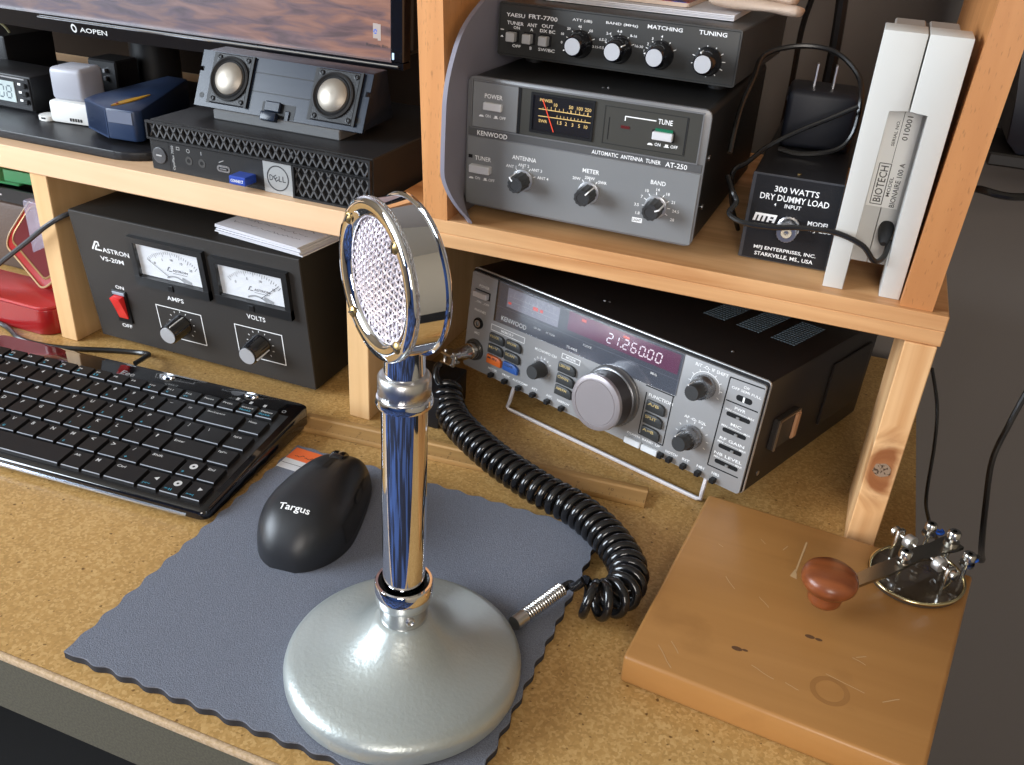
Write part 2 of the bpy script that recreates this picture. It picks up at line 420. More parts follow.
for x0, x1 in ((0.5, 0.54), (0.93, 0.97), (1.36, 1.4)): w2.box(x0, x1, -2.63, -2.58, 0.35, 1.55)
for z0, z1 in ((0.35, 0.4), (1.5, 1.55)): w2.box(0.5, 1.4, -2.63, -2.58, z0, z1)
struct(w2, 'added_rear_window', FRAMEM)  # unseen frame added around the warm rear fill light

# ------------------------------------------------------------------ desk and the shelf unit standing on it
dk = thing('desk', 'desk with a speckled particle board top and pale front edge', 'desk', (0, 0, -0.73))
def at0(o, z=0.73):
    o.location = (0, 0, z); return o
at0(MB(1).box(-1.0, 0.5262, 0.0005, 0.63, -0.022, 0.0).build('desktop', DESK, dk, False))
at0(MB(1).box(-1.0, 0.5262, -0.0025, 0.0005, -0.0045, 0.0002, 0.0008, 2).build('edge_strip', mat('pale_edge_band', (0.62, 0.46, 0.30), 0.5, speck=(500, (0.5, 0.35, 0.2), 0.4, 0.6)), dk, label='pale front edge band'))
at0(MB(1).box(-1.0, 0.5262, 0.0, 0.018, -0.050, -0.0045).build('front_rail', mat('olive_grey_rail', (0.075, 0.066, 0.045), 0.7, speck=(700, (0.1, 0.09, 0.06), 0.4, 0.6)), dk, False, label='dark olive grey rail under the front edge'))
for x0 in (-0.98, 0.502):
    at0(MB(1).box(x0, x0 + 0.02, 0.03, 0.62, -0.73, -0.022).build('side_panel', mat('desk_side', (0.05, 0.045, 0.04), 0.7), dk, False))

HP = mat('hutch_back_shade', (0.022, 0.014, 0.009), 0.85, spec=0.1)  # near-black sheets that paint in the deep shade of the bays
hu = thing('shelf_unit', 'open pine shelf unit standing on the desk, holding the radio gear', 'shelf unit', (0, 0, 0))
MB(1).box(-0.95, 0.1160, 0.3004, 0.62, 0.1534, 0.1732, 0.0008).build('shelf_board', PINE, hu, label='pale pine shelf under the monitor')
MB(1).box(0.1165, 0.4988, 0.3050, 0.62, 0.1703, 0.1799, 0.0006).build('shelf_board', AMBER, hu, label='upper layer of the amber shelf')
MB(1).box(0.1165, 0.4988, 0.3052, 0.62, 0.1601, 0.1702, 0.0006).build('shelf_board', AMBER, hu, label='lower layer of the amber shelf')
MB(1).box(-0.2070, -0.1889, 0.3035, 0.62, 0.0002, 0.1533, 0.0006).build('divider_panel', PINEZ, hu)
MB(1).box(0.0912, 0.1095, 0.3035, 0.62, 0.0002, 0.1533, 0.0006).build('divider_panel', PINEZ, hu)
o = MB(1).box(0.0, 0.0185, 0.0, 0.075, 0.0002, 0.1600, 0.0006).build('corner_post', KNOTTY, hu, label='corner post with a large dark knot')
o.location = (0.4787, 0.3040, 0)
kn = MB(0.001)
rng = random.Random(3)
pts = []
for i in range(18):
    a = 2 * PI * i / 18; r = 5.5 + rng.uniform(-0.5, 0.5); pts.append((9.2 + r * 1.0 * math.cos(a), 68.6 + r * 0.95 * math.sin(a)))
kn.poly(pts, 0, 0.35, PM(0, 0))
kn.build('knot', mat('knot_wood', (0.30, 0.205, 0.135), 0.6, speck=(520, (0.06, 0.03, 0.015), 0.53, 0.60)), o, label='loose cracked knot')
# upright standing between the monitor side and the radio side, leaning a hair to the left
up = MB(1)
def leaning(mb, q0, q1, z0, z1, y0, y1):
    V = [(q0[0], y0, z0), (q0[1], y0, z0), (q0[1], y1, z0), (q0[0], y1, z0), (q1[0], y0, z1), (q1[1], y0, z1), (q1[1], y1, z1), (q1[0], y1, z1)]
    return mb._add(V, [(3, 2, 1, 0), (4, 5, 6, 7), (0, 1, 5, 4), (1, 2, 6, 5), (2, 3, 7, 6), (3, 0, 4, 7)])
leaning(up, (0.1551, 0.1730), (0.1395, 0.1574), 0.1800, 0.50, 0.305, 0.62).build('upright_board', AMBERZ, hu, False, label='upright board between the monitor and the tuners')
leaning(MB(1), (0.4706, 0.4891), (0.4800, 0.4985), 0.1800, 0.50, 0.309, 0.572).build('upright_board', wood('deep_amber_upright', (0.58, 0.26, 0.09), (0.44, 0.17, 0.052), 'Z', 0.45, pores=True, contrast=0.9), hu, False, label='right end upright board')
MB(1).box(-0.95, 0.1128, 0.62, 0.63, 0.0002, 0.1700).build('shade_back_panel', HP, hu, False)
MB(1).box(0.1132, 0.44, 0.62, 0.63, 0.0002, 0.1700).build('shade_back_panel', HP, hu, False)
MB(1).box(-0.95, 0.150, 0.62, 0.63, 0.1736, 0.50).build('shade_back_panel', HP, hu, False)
for z in (0.272,):
    MB(1).cyl(0.0032, 0, 0.004, Matrix.Translation((0.1508, 0.318, z)) @ Matrix.Rotation(-PI / 2, 4, 'Y'), 12).build('shelf_peg', WHITE, hu)

# ------------------------------------------------------------------ monitor
mo = thing('monitor', 'wide black monitor showing a brown sand wallpaper, on the left shelf', 'monitor', (0, 0.42, 0.1733))
def lo(o, dy=-0.42, dz=-0.1733, dx=0): o.location = (dx, dy, dz); return o
prof = []                                                     # lower bezel: flat at the ends, dropped chin in the middle
for i in range(41):
    x = -0.60 + 0.684 * i / 40
    t = max(0.0, 1 - ((x + 0.235) / 0.30) ** 2)
    prof.append((x, 0.2535 - 0.0095 * (t ** 0.6) * 1.0))
low = [(x, z) for x, z in prof] + [(0.084, 0.2582), (-0.60, 0.2582)]
lo(MB(1).poly([(x, z) for x, z in low], 0, 0.012, Matrix.Translation((0, 0.4225, 0)) @ RX90).build('bezel', GLOSS, mo, angle=20, label='lower bezel with a dropped chin'))
hl = [(x, 0.4095, 0.2556) for x in [(-0.28 + 0.36 * i / 20) for i in range(21)]]
lo(MB(1).tube(hl, 0.0009, 6).build('trim_or_highlight', mat('lip_highlight', (0.5, 0.5, 0.52), 0.15, 0.9), mo))  # bright tube drawn as the highlight along the lower bezel lip
lo(MB(1).box(0.0722, 0.084, 0.4110, 0.4235, 0.2582, 0.62, 0.001).build('bezel', GLOSS, mo, label='right side bezel'))
lo(MB(1).box(-0.60, 0.084, 0.4235, 0.455, 0.262, 0.62, 0.004).build('back_shell', BLACK, mo))
scr = MB(1).box(-0.59, 0.0722, 0.4170, 0.4235, 0.2582, 0.62).build('screen', screen_mat(), mo, False); lo(scr)
s = MB(1).box(0.0545, 0.0585, 0.4166, 0.4169, 0.2735, 0.2845); s.box(0.0585, 0.0612, 0.4166, 0.4169, 0.2722, 0.2842)
s.build('bin_icon', mat('icon_glow', (0.1, 0.1, 0.1), 0.5, emis=(0.36, 0.29, 0.26), estr=0.8), scr, label='pale waste bin icon')
s = MB(1); M0 = Matrix.Translation((0.0565, 0.4165, 0.2786)) @ RX90
for k in range(3):
    a = k * 2.094; s.line((0.0014 * math.cos(a), 0.0018 * math.sin(a)), (0.0014 * math.cos(a + 1.5), 0.0018 * math.sin(a + 1.5)), 0.0009, M0)
s.build('recycle_mark', mat('blue_glow', (0, 0, 0), 0.5, emis=(0.03, 0.12, 0.6), estr=1), scr, False)
MB(1).text('Recycle Bin', 0.0485, 0.0672, 0.2665, 0.2695, Matrix.Translation((0, 0.4165, 0)) @ RX90).build('icon_caption', mat('caption_ink', (0.02, 0.02, 0.02), 0.5), scr, False)
M1 = Matrix.Translation((0, 0.4102, 0)) @ RX90
lo(MB(1).text('AOPEN', -0.2345, -0.2045, 0.2472, 0.2512, M1).build('lettering', mat('logo_silver', (0.62, 0.62, 0.6), 0.3, 0.3), mo, False, label='maker name in silver letters'))
rg = MB(1).lathe2([(0.0019, 0), (0.0033, 0), (0.0033, 0.0003), (0.0019, 0.0003)], Matrix.Translation((-0.2408, 0.4102, 0.2497)) @ RX90 @ Matrix.Rotation(0.6, 4, 'Z') @ Matrix.Diagonal((0.85, 1.15, 1, 1)), 24)
lo(rg.build('logo_ring', MATS['logo_silver'], mo))
lo(MB(1).box(0.0742, 0.0760, 0.4104, 0.4109, 0.2605, 0.2655, 0.0002).build('power_light', mat('led_blue', (0.3, 0.4, 0.5), 0.3, emis=(0.4, 0.6, 0.85), estr=0.9), mo))
lo(MB(1).lathe([(0.024, 0.1805), (0.0235, 0.21), (0.0225, 0.262)], Matrix.Translation((-0.2390, 0.505, 0)), 28).build('stand_neck', BLACK, mo))
bp_ = [(-0.55, 0.3155), (-0.125, 0.3155)] + [(-0.125 + 0.034 * math.sin(a), 0.3495 - 0.034 * math.cos(a)) for a in [PI / 2 * i / 8 for i in range(1, 9)]] + [(-0.091, 0.53), (-0.12, 0.56), (-0.55, 0.56)]
lo(MB(1).poly(bp_, 0.1733, 0.1803, r=0.0012).build('stand_base', SATIN, mo))

# ------------------------------------------------------------------ things on the monitor base
ck = thing('desk_clock', 'small black box clock with a grey digital display beside the white charger', 'clock', (-0.2605, 0.3705, 0.1804), -0.02)
MB().box(-80, 0, 0, 45, 0, 31, 1.5, 2).build('case', BLACK, ck)
MB().box(-78, -1.5, -1.2, 0.2, 1.5, 29.5, 0.6).build('face_plate', SATIN, ck)
MB().rect(-78, -6, 27.8, 29.0, PM(0, 0, 1.4)).build('trim_or_highlight', STEEL, ck, False)
MB().box(-70, -18.5, -2.0, -1.0, 7, 25, 0.4).build('display', mat('lcd_grey', (0.45, 0.52, 0.52), 0.25), ck, label='grey liquid crystal display')
SEG = {'0': 'abcdef', '1': 'bc', '2': 'abged', '3': 'abgcd', '4': 'fgbc', '5': 'afgcd', '6': 'afgedc', '7': 'abc', '8': 'abcdefg', '9': 'abcdfg'}
def digits(mb, s, u, w, dw, dh, pitch, t, M, lift, slant=0.12):
    for ch in s:
        if ch == '.':
            x = u - (pitch - dw) * 0.5; mb.rect(x - t * 0.6, x + t * 0.6, w, w + t * 1.2, M, lift); continue
        if ch == '1': u -= dw * 0.4
        S = {'a': ((0, dh), (dw, dh)), 'b': ((dw, dh), (dw, dh / 2)), 'c': ((dw, dh / 2), (dw, 0)), 'd': ((0, 0), (dw, 0)), 'e': ((0, 0), (0, dh / 2)), 'f': ((0, dh / 2), (0, dh)), 'g': ((0, dh / 2), (dw, dh / 2))}
        for c in SEG[ch]:
            (x0, y0), (x1, y1) = S[c]
            dx, dy = (x1 - x0), (y1 - y0); l = math.hypot(dx, dy); g = t * 0.55 / l
            x0, x1 = x0 + dx * g, x1 - dx * g; y0, y1 = y0 + dy * g, y1 - dy * g
            mb.line((u + x0 + slant * y0, w + y0), (u + x1 + slant * y1, w + y1), t, M, lift)
        u += pitch + (dw * 0.4 if ch == '1' else 0)
    return mb
digits(MB(), '108', -47, 10.5, 5.5, 10.5, 9.0, 1.3, PM(0, 0, 2.05), 0).build('display_digits', mat('lcd_ink', (0.09, 0.12, 0.14), 0.5), ck, False)
for w in (9, 16, 23):
    MB().box(-9.5, -4, -3.6, -1, w - 2.2, w + 2.2, 0.8).build('button', BLACK, ck)
    MB().rect(-14.5, -11, w - 0.2, w + 1.8, PM(0, 0, 1.4)).build('button_mark', WHITEINK, ck, False)
bx = thing('scanner_box', 'plain black box behind the desk clock under the monitor', 'box', (-0.43, 0.425, 0.1804))
MB().box(0, 86, 0, 60, 0, 50, 3, 2).build('case', BLACK, bx)
tag(MB(1).tube(smooth_path([(-0.352, 0.44, 0.2312), (-0.348, 0.432, 0.238), (-0.351, 0.425, 0.246), (-0.362, 0.428, 0.252), (-0.372, 0.435, 0.2325)]), 0.0012, 6).build('wire_loop', mat('pale_wire', (0.6, 0.58, 0.35), 0.4)), 'pale bent wire lying on the black box behind the clock', 'wire')
ch = thing('charger_stand', 'white plastic charging stand with a rounded silver grey top', 'charger', (-0.2290, 0.3560, 0.1804), 0.10)
MB().box(0, 46, 0, 36, 0, 19, 3, 2).build('foot', WHITE, ch)
MB().poly(rrect(-14, 1, -1, 14, 5), 0, 4.5, r=0.8).build('mounting_tab', WHITE, ch)
MB().box(-8.5, -4.5, -1.3, 0.5, 1.8, 3.2).build('tab_slot', BLACK, ch)
for k in range(5): MB().box(20 + k * 2.6, 21.6 + k * 2.6, -0.4, 0.3, 3.0, 5.6).build('vent_slot', BLACK, ch)
MB().box(2, 34, 4, 34, 18.5, 46, 4, 4).build('upper_shell', mat('silver_grey_plastic', (0.36, 0.37, 0.42), 0.38), ch, label='silver grey upper shell')
ou = thing('power_adapter', 'dark adapter with two small connector tabs left of the white charger', 'adapter', (-0.262, 0.44, 0.1804))
MB().box(0, 33, 0, 30, 0, 38, 1.5).build('case', BLACK, ou)
for k in (0, 1): MB().box(20, 23, -3.5, 0.2, 27 - 7 * k, 31 - 7 * k, 0.4).build('contact_tab', STEEL, ou)
nv = thing('stud_finder', 'navy blue handheld detector with a yellow leaf shaped window', 'detector', (-0.1440, 0.3335, 0.1806), 0.0)
NAVY = mat('navy_plastic', (0.012, 0.028, 0.075), 0.42)
pl = [(-37, 16), (-1, 0), (25, 2), (28.5, 8), (-20, 126), (-43, 126), (-40, 30)]
MB().poly(pl, 2.5, 28, r=2.2).build('body', NAVY, nv)
MB().box(0.6, 24.0, -0.5, 1.2, 16.5, 26.0, 0.3, M=Matrix.Rotation(0.077, 4, 'Z')).build('grey_band', mat('blue_grey_plastic', (0.12, 0.14, 0.2), 0.4), nv, label='blue grey band across the end')
MB().poly(pl[:2] + [(-1, 4), (-33, 19)], 3, 27.0).build('chamfer_panel', NAVY, nv)
leaf = [(0.0 + 48 * t - 2.5, 3.2 * math.sin(PI * t ** 0.8)) for t in [i / 14 for i in range(15)]]
leaf += [(48 * t - 2.5, -3.2 * math.sin(PI * t ** 0.8)) for t in [i / 14 for i in range(13, 0, -1)]]
lm = Matrix.Translation((0.5, 8, 28.0)) @ Matrix.Rotation(1.60, 4, 'Z')
MB().poly(leaf[::-1], 0, 0.9, lm).build('indicator_window', mat('yellow_window', (0.55, 0.30, 0.03), 0.3), nv, label='yellow leaf shaped window')
MB().cyl(1.3, 0.9, 1.5, lm @ Matrix.Translation((4.5, 0, 0)), 12).build('indicator_light', mat('dark_red', (0.2, 0.01, 0.01), 0.3), nv)
tag(MB(1).tube(smooth_path([(-0.176, 0.52, 0.245), (-0.176, 0.505, 0.228), (-0.172, 0.497, 0.214), (-0.166, 0.495, 0.204), (-0.150, 0.50, 0.220), (-0.125, 0.51, 0.238), (-0.09, 0.52, 0.248)]), 0.0028, 8).build('monitor_cable', BLACK), 'black cable hanging behind the monitor stand', 'cable')

# ------------------------------------------------------------------ small computer with the speaker bar on top
pc = thing('mini_computer', 'small black desktop computer with a lattice grille under the speaker bar', 'computer', (-0.0855, 0.3134, 0.1733), -0.018)
PCM = mat('pc_black', (0.017, 0.017, 0.018), 0.45, spec=0.28, bump=(1500, 0.1))
MB().box(0.3, 196.7, 2.5, 168, 0, 38, 0.8).build('case', PCM, pc)
MB().box(0, 106, 0, 3, 0, 23.2, 0.5).build('front_panel', PCM, pc)
MB().frame(0, 197, 24.0, 38, 1.6, 0, 2.6, PM(0, 0, 0)).build('grille_frame', PCM, pc, False)
MB().frame(131.5, 197, 0, 25.2, 1.6, 0, 2.6, PM(0, 0, 0)).build('grille_frame', PCM, pc, False)
MB().rect(1, 196, 25, 37.5, PM(0, 0, -2.2)).build('grille_back', BLACK, pc, False)
g = MB(); M = PM(0, 0, 0.3)
def hatch(mb, x0, x1, y0, y1, step, slope, w, lift):
    dx = (y1 - y0) * slope; k = x0 - abs(dx)
    while k < x1 + abs(dx):
        a = (k, y0); b = (k + dx, y1)
        # clip to x0..x1
        t0 = 0.0; t1 = 1.0
        if dx:
            ta = (x0 - a[0]) / dx; tb = (x1 - a[0]) / dx
            t0 = max(t0, min(ta, tb)); t1 = min(t1, max(ta, tb))
        if t1 > t0 + 0.02:
            p = (a[0] + dx * t0, a[1] + (y1 - y0) * t0); q = (a[0] + dx * t1, a[1] + (y1 - y0) * t1)
            mb.line(p, q, w, M, lift)
            d = Vector((q[0] - p[0], q[1] - p[1])).normalized(); n = Vector((-d.y, d.x)) * w / 2
            for s_ in (1, -1):
                A = [(p[0] + s_ * n.x, p[1] + s_ * n.y, lift), (q[0] + s_ * n.x, q[1] + s_ * n.y, lift), (q[0] + s_ * n.x, q[1] + s_ * n.y, lift - 2), (p[0] + s_ * n.x, p[1] + s_ * n.y, lift - 2)]
                mb._add(A, [(0, 1, 2, 3)], M)
        k += step
for sl in (0.55, -0.55):
    hatch(g, 1.2, 131.5, 25.4, 37, 6.6, sl, 1.15, 0); hatch(g, 131.5, 195.8, 1.4, 37, 6.6, sl, 1.15, 0)
g.build('grille_lattice', mat('grille_grey', (0.075, 0.075, 0.078), 0.5), pc, False, kind='stuff')
MB().lathe([(6.3, 0), (6.3, 1.0), (5.6, 1.2), (0, 0.4)], PM(8.6, 11.6, 0), 28).build('power_button', mat('pc_grey', (0.075, 0.075, 0.08), 0.3), pc)
MB().rect(6, 11.4, 11.2, 12.4, PM(0, 0, 1.4)).build('button_mark', GREYINK, pc, False)
MB().box(17.4, 18.0, -0.1, 0.4, 0.5, 22.8).build('panel_seam', BLACK, pc, False)
MB().text('OptiPlex 7050', 2.0, 21.0, -1.4, 1.4, PM(21.6, 0, 0.15) @ Matrix.Rotation(PI / 2, 4, 'Z')).build('lettering', GREYINK, pc, False)
for u in (36.3, 48.5):
    MB().lathe2([(1.6, -2), (3.3, -2), (3.3, 0.3), (1.6, 0.3)], PM(u, 11.6, 0), 20).build('audio_socket', mat('socket_grey', (0.06, 0.06, 0.06), 0.3), pc)
    MB().cyl(1.7, -1.5, 0.12, PM(u, 11.6, 0), 14).build('socket_hole', BLACK, pc)
m = MB(); m.lathe2([(1.2, 0), (1.6, 0), (1.6, 0.05), (1.2, 0.05)], PM(36.3, 19.2, 0.1), 14); m.frame(25.2, 28.2, 18.4, 20.8, 0.4, 0, 0.05, PM(0, 0, 0.1)); m.line((48.5, 17.8), (48.5, 20.5), 0.6, PM(0, 0, 0.15)); m.line((64.5, 15), (69, 17), 0.5, PM(0, 0, 0.15))
m.build('icon_marks', GREYINK, pc, False)
MB().poly(rrect(62.5, 74.5, 8.1, 13.2, 2.4), 0, 0.4, PM(0, 0, 0)).build('usb_port', STEEL, pc)
MB().poly(rrect(64.0, 73.0, 9.4, 11.9, 1.2), 0.4, 0.5, PM(0, 0, 0)).build('port_slot', BLACK, pc)
MB().box(65.5, 71.5, -0.9, -0.4, 10.2, 11.0).build('port_tongue', STEEL, pc)
LG = MB().poly([(105.8, 0.2), (130.8, 0.2), (129.8, 23.7), (105.2, 23.7)], 0, 1.0, PM(0, 0, 0)).build('logo_plate', mat('silver_plate', (0.42, 0.43, 0.43), 0.4, 0.5), pc, False, label='square silver logo plate')
m = MB(); m.lathe2([(8.7, 1.0), (9.6, 1.0), (9.6, 1.15), (8.7, 1.15)], PM(117.9, 11.9, 0), 40)
m.text('D', 110.6, 113.8, 9.6, 14.0, PM(0, 0, 1.1)); m.text('L', 118.8, 121.3, 9.6, 14.0, PM(0, 0, 1.1)); m.text('L', 122.0, 124.8, 9.6, 14.0, PM(0, 0, 1.1))
Me = PM(116.3, 11.8, 1.1) @ Matrix.Rotation(0.6, 4, 'Z'); m.text('E', -1.6, 1.6, -2.3, 2.3, Me)
m.build('lettering', DARKINK, LG, False)
ud = thing('usb_receiver', 'small blue wireless receiver plugged into the black computer', 'usb stick', (0, 0, 0))
ud.location = (-0.0855 + 0.0900, 0.3134 - 0.0015, 0.1733 + 0.0048); ud.rotation_euler = (0, 0, -0.018)
MB().box(-7.6, 7.6, -13, 1.2, 0, 6.6, 0.8).build('shell', mat('blue_plastic', (0.02, 0.06, 0.36), 0.35), ud)
MB().text('CONNECT', -5.6, 5.6, 2.2, 4.4, PM(0, 0, 13.1)).build('lettering', WHITEINK, ud, False)

sb = thing('speaker_bar', 'blue black speaker bar with two silver cones on top of the small computer', 'speaker', (-0.0672, 0.3477, 0.2152), -0.016)
SPK = mat('blue_black_plastic', (0.009, 0.015, 0.030), 0.27, spec=0.32)
PT = 0.4513
T0 = Matrix.Translation((0, 0, 3.3)) @ Matrix.Rotation(-PT, 4, 'X')          # tilted face frame
w0, h0 = 151.5, 43.2
def TF(u, w, d=0): return T0 @ PM(u, w, d)
m = MB()
s_, c_ = math.sin(PT), math.cos(PT)
pr = [(0, 3.3), (h0 * s_, 3.3 + h0 * c_), (h0 * s_ + 23, 3.3 + h0 * c_), (52, 5), (8, 3.3)]
Mx = Matrix(((0, 0, 1, 0), (1, 0, 0, 0), (0, 1, 0, 0), (0, 0, 0, 1)))        # (y,z) outline swept along x
m.poly(pr, 2.5, w0 - 2.5, Mx, r=0.6)
m.build('body', SPK, sb)
m = MB(); m.poly([(0, 0), (w0, 0), (w0, 26.5), (w0 - 3.5, 26.5), (w0 - 3.5, 30), (w0, 30), (w0, h0), (0, h0), (0, 30.5), (3.5, 30.5), (3.5, 27), (0, 27)], -1.5, 0.8, TF(0, 0))
m.build('front_plate', SPK, sb, False)
for u0, u1, cu in ((11, 49, 29.7), (103, 144.3, 122.4)):
    f_ = MB().box(u0 + 3, u1 - 2, -2.4, -0.6, 3.6, 42.4, 0.8, M=T0).build('driver_plate', SATIN, sb)
    MB().box(u1 - 2.0, u1 + 0.2, -3.0, -0.6, 3.4, 42.6, M=T0).build('edge_rib', BLACK, sb, False)
    MB().box(u0 - 0.2, u0 + 3.0, -1.0, -0.6, 3.4, 42.6, M=T0).build('edge_groove', BLACK, sb, False)
    MB().lathe([(17.2, 0), (17.2, 1.6), (16.0, 2.2), (14.5, 0.6), (13.6, 1.6), (12.6, 0.8)], TF(cu, 23.4, 2.2), 40).build('surround', RUBBER, f_)
    MB().lathe([(12.7, 0.2), (12.2, 2.0), (9.5, 3.9), (5, 5.0), (0, 5.3)], TF(cu, 23.4, 2.2), 40).build('cone', mat('champagne_cone', (0.32, 0.285, 0.24), 0.46, 0.7), f_, label='silver champagne dome')
    for a, b in ((u0 + 6.5, 39), (u1 - 5.5, 39), (u0 + 6.5, 7), (u1 - 5.5, 7)):
        MB().lathe([(2.0, 0), (2.0, 0.9), (1.2, 1.1), (0.9, 0.6), (0, 0.6)], TF(a, b, 2.3), 14).build('screw', SATIN, f_)
m = MB(); m.box(50, 102.5, -0.95, -0.7, 31.6, 32.3, M=T0); m.box(50, 102.5, -0.95, -0.7, 17.4, 18.1, M=T0); m.build('groove', BLACK, sb, False)
m = MB(); m.box(62.5, 92, -0.95, -0.6, 0.5, 11.3, M=T0); m.build('clip_recess', BLACK, sb, False)
m = MB(); m.box(66, 80, -4.0, -0.6, 4.0, 11.8, 0.8, M=T0); m.box(66, 80, -7.5, -2, -3.6, 3.2, 1.2, 2, M=T0); m.box(84, 88, -2, 0, -3.5, 6.5, 0.5, M=T0); m.build('clip', SPK, sb)
for u in (5.6, w0 - 5.5): MB().cyl(2.2, 0.7, 0.95, TF(u, 8.4), 16).build('screw_hole', BLACK, sb)
MB().box(20.5, 134.5, -4.0, 42, -4.0, 3.6, 0.8).build('foot', mat('grey_bracket', (0.11, 0.115, 0.12), 0.4), sb, label='grey mounting foot')

# ------------------------------------------------------------------ linear power supply with its papers
ps = thing('power_supply', 'black bench power supply with two white meters under the left shelf', 'power supply', (-0.1726, 0.3185, 0.0052), 0.0, -0.1169)
PSM = mat('power_supply_black', (0.036, 0.033, 0.031), 0.5, spec=0.35, bump=(2200, 0.15))
PSTOP = mat('power_supply_case', (0.013, 0.011, 0.009), 0.5, spec=0.25, bump=(900, 0.15))
p_ = -0.1169; st, ct = math.sin(p_), math.cos(p_)
def loc2(y, z): return (y * ct - z * st, y * st + z * ct)
ty, tz = loc2(0, 0)
prf = [loc2(0.8, 0), loc2(230, 0), loc2(230, 122), loc2(122 * st / ct + 0.8, 122)]
MB().poly([(a, b) for a, b in prf], 0, 223.6, Mx, r=0.7).build('case', PSTOP, ps)
MB().box(0.2, 223.4, -0.6, 1.2, 0.4, 122.4, 0.3).build('front_panel', PSM, ps)
for x in (14, 206):
    for y in (14, 205):
        a, b = loc2(y, -5); MB().cyl(7, 0, 5.2, Matrix.Translation((x, a, b)) @ Matrix.Rotation(-p_ * -1, 4, 'X'), 14).build('foot', RUBBER, ps)
dm = mat('meter_dial', (0.78, 0.80, 0.84), 0.5)
GLASS = clear('meter_glass', gloss=0.07)
def meter(u0, u1, w0, w1, needle, top):
    f_ = MB(); f_.frame(u0, u1, w0, w1, 5.0, 0, 5.0, PM(0, 0, 0)); f_.box(u0, u1, w0, w0 + 8.5, 0, 5.4, M=PM(0, 0, 0))
    f_ = f_.build('meter_frame', mat('meter_black', (0.012, 0.012, 0.013), 0.32), ps, False)
    MB().rect(u0 + 5, u1 - 5, w0 + 9, w1 - 5, PM(0, 0, 1.0)).build('meter_dial', dm, f_, False)
    cx = (u0 + u1) / 2 + 2; cy = w0 - 2; m = MB(); M = PM(0, 0, 1.2)
    for k in range(25):
        a = PI * (0.73 - 0.46 * k / 24); r = 37.5; l = 4.2 if k % 4 == 0 else 2.4
        m.line((cx + r * math.cos(a), cy + r * math.sin(a)), (cx + (r - l) * math.cos(a), cy + (r - l) * math.sin(a)), 0.35, M)
    for k, tx in enumerate(top):
        a = PI * (0.70 - 0.40 * k / (len(top) - 1)); m.text(tx, cx + 30.5 * math.cos(a), None, cy + 30.5 * math.sin(a) - 1, cy + 30.5 * math.sin(a) + 1.2, M)
    m.text('ASTRON', cx - 1, cx + 14, cy + 20.0, cy + 22.3, M); m.line((cx - 1, cy + 18.5), (cx + 13, cy + 18.5), 0.4, M)
    m.line((cx - 6.5, cy + 19.6), (cx - 4.3, cy + 23.3), 0.8, M); m.line((cx - 4.6, cy + 23.2), (cx - 2.8, cy + 23.2), 0.7, M); m.line((cx - 5, cy + 19.8), (cx - 2, cy + 19.8), 0.7, M)
    m.build('dial_print', mat('meter_print', (0.10, 0.10, 0.12), 0.6), f_, False)
    m = MB(); pts = [(cx + 14.5 * math.cos(a), cy + 15.5 * math.sin(a)) for a in [PI * i / 16 for i in range(17)]]
    for a, b in zip(pts, pts[1:]):
        if b[1] > w0 + 9: m.line(a, b, 1.4, PM(0, 0, 1.3))
    m.line((cx + 7.5, w0 + 13), (cx + 16, w0 + 10), 3.2, PM(0, 0, 1.3)); m.build('movement_cover', mat('meter_shade', (0.35, 0.36, 0.38), 0.4), f_, False)
    MB().line((cx + 8 * math.cos(needle), cy + 8 * math.sin(needle) + 8), (cx + 38 * math.cos(needle), cy + 36 * math.sin(needle)), 0.45, PM(0, 0, 1.8)).build('needle', DARKINK, f_, False)
    MB().box((u0 + u1) / 2 - 3.4, (u0 + u1) / 2 + 1.6, w0 + 1, w0 + 6.5, 5.3, 6.4, 0.3, M=PM(0, 0, 0)).build('adjuster', BLACK, f_)
    MB().rect(u0 + 5, u1 - 5, w0 + 9, w1 - 5, PM(0, 0, 4.2)).build('meter_glass', GLASS, f_, False)
meter(60.5, 134.5, 67.7, 112.0, 2.28, ['0', '5', '10', '15', '20'])
meter(140.8, 212.6, 67.7, 110.2, 0.93, ['0', '5', '10', '15'])
m = MB(); M = PM(0, 0, 0.75)
m.text('ASTRON', 27.2, 55, 88.8, 93.2, M); m.text('VS-20M', 22.6, 47, 80.4, 84.6, M); m.text('AMPS', 85.5, 102.5, 55.8, 60, M); m.text('VOLTS', 165.4, 183.3, 57.0, 61.4, M)
m.text('ON', 30.6, 39.6, 54.6, 58, M); m.text('OFF', 27, 38, 15.2, 18.8, M)
q = MB(); q.line((16.4, 89.6), (21.4, 97.6), 1.5, M); q.line((19.2, 89.6), (22.4, 94.6), 1.2, M); q.line((21.0, 97.4), (24.6, 97.4), 1.4, M); q.line((24.2, 97.6), (24.2, 93.6), 1.4, M); q.line((19.2, 90.0), (26.4, 90.0), 1.5, M)
q.build('maker_mark', WHITEINK, ps, False, kind='stuff')
for u0, u1, w0, w1 in ((71.0, 118.0, 17.5, 48.5), (151, 197.5, 18.3, 48.5)):
    q = MB(); q.frame(u0, u1, w0, w1, 0.75, 0, 0.05, M); q.build('knob_outline', WHITEINK, ps, False)
for cu in (95.5, 174.5):
    for k in range(11):
        a = PI * (1.25 - 1.5 * k / 10); m.line((cu + 11.8 * math.cos(a), 33.5 + 11.8 * math.sin(a)), (cu + 13.4 * math.cos(a), 33.5 + 13.4 * math.sin(a)), 0.6, M)
m.build('lettering', WHITEINK, ps, False, kind='stuff')
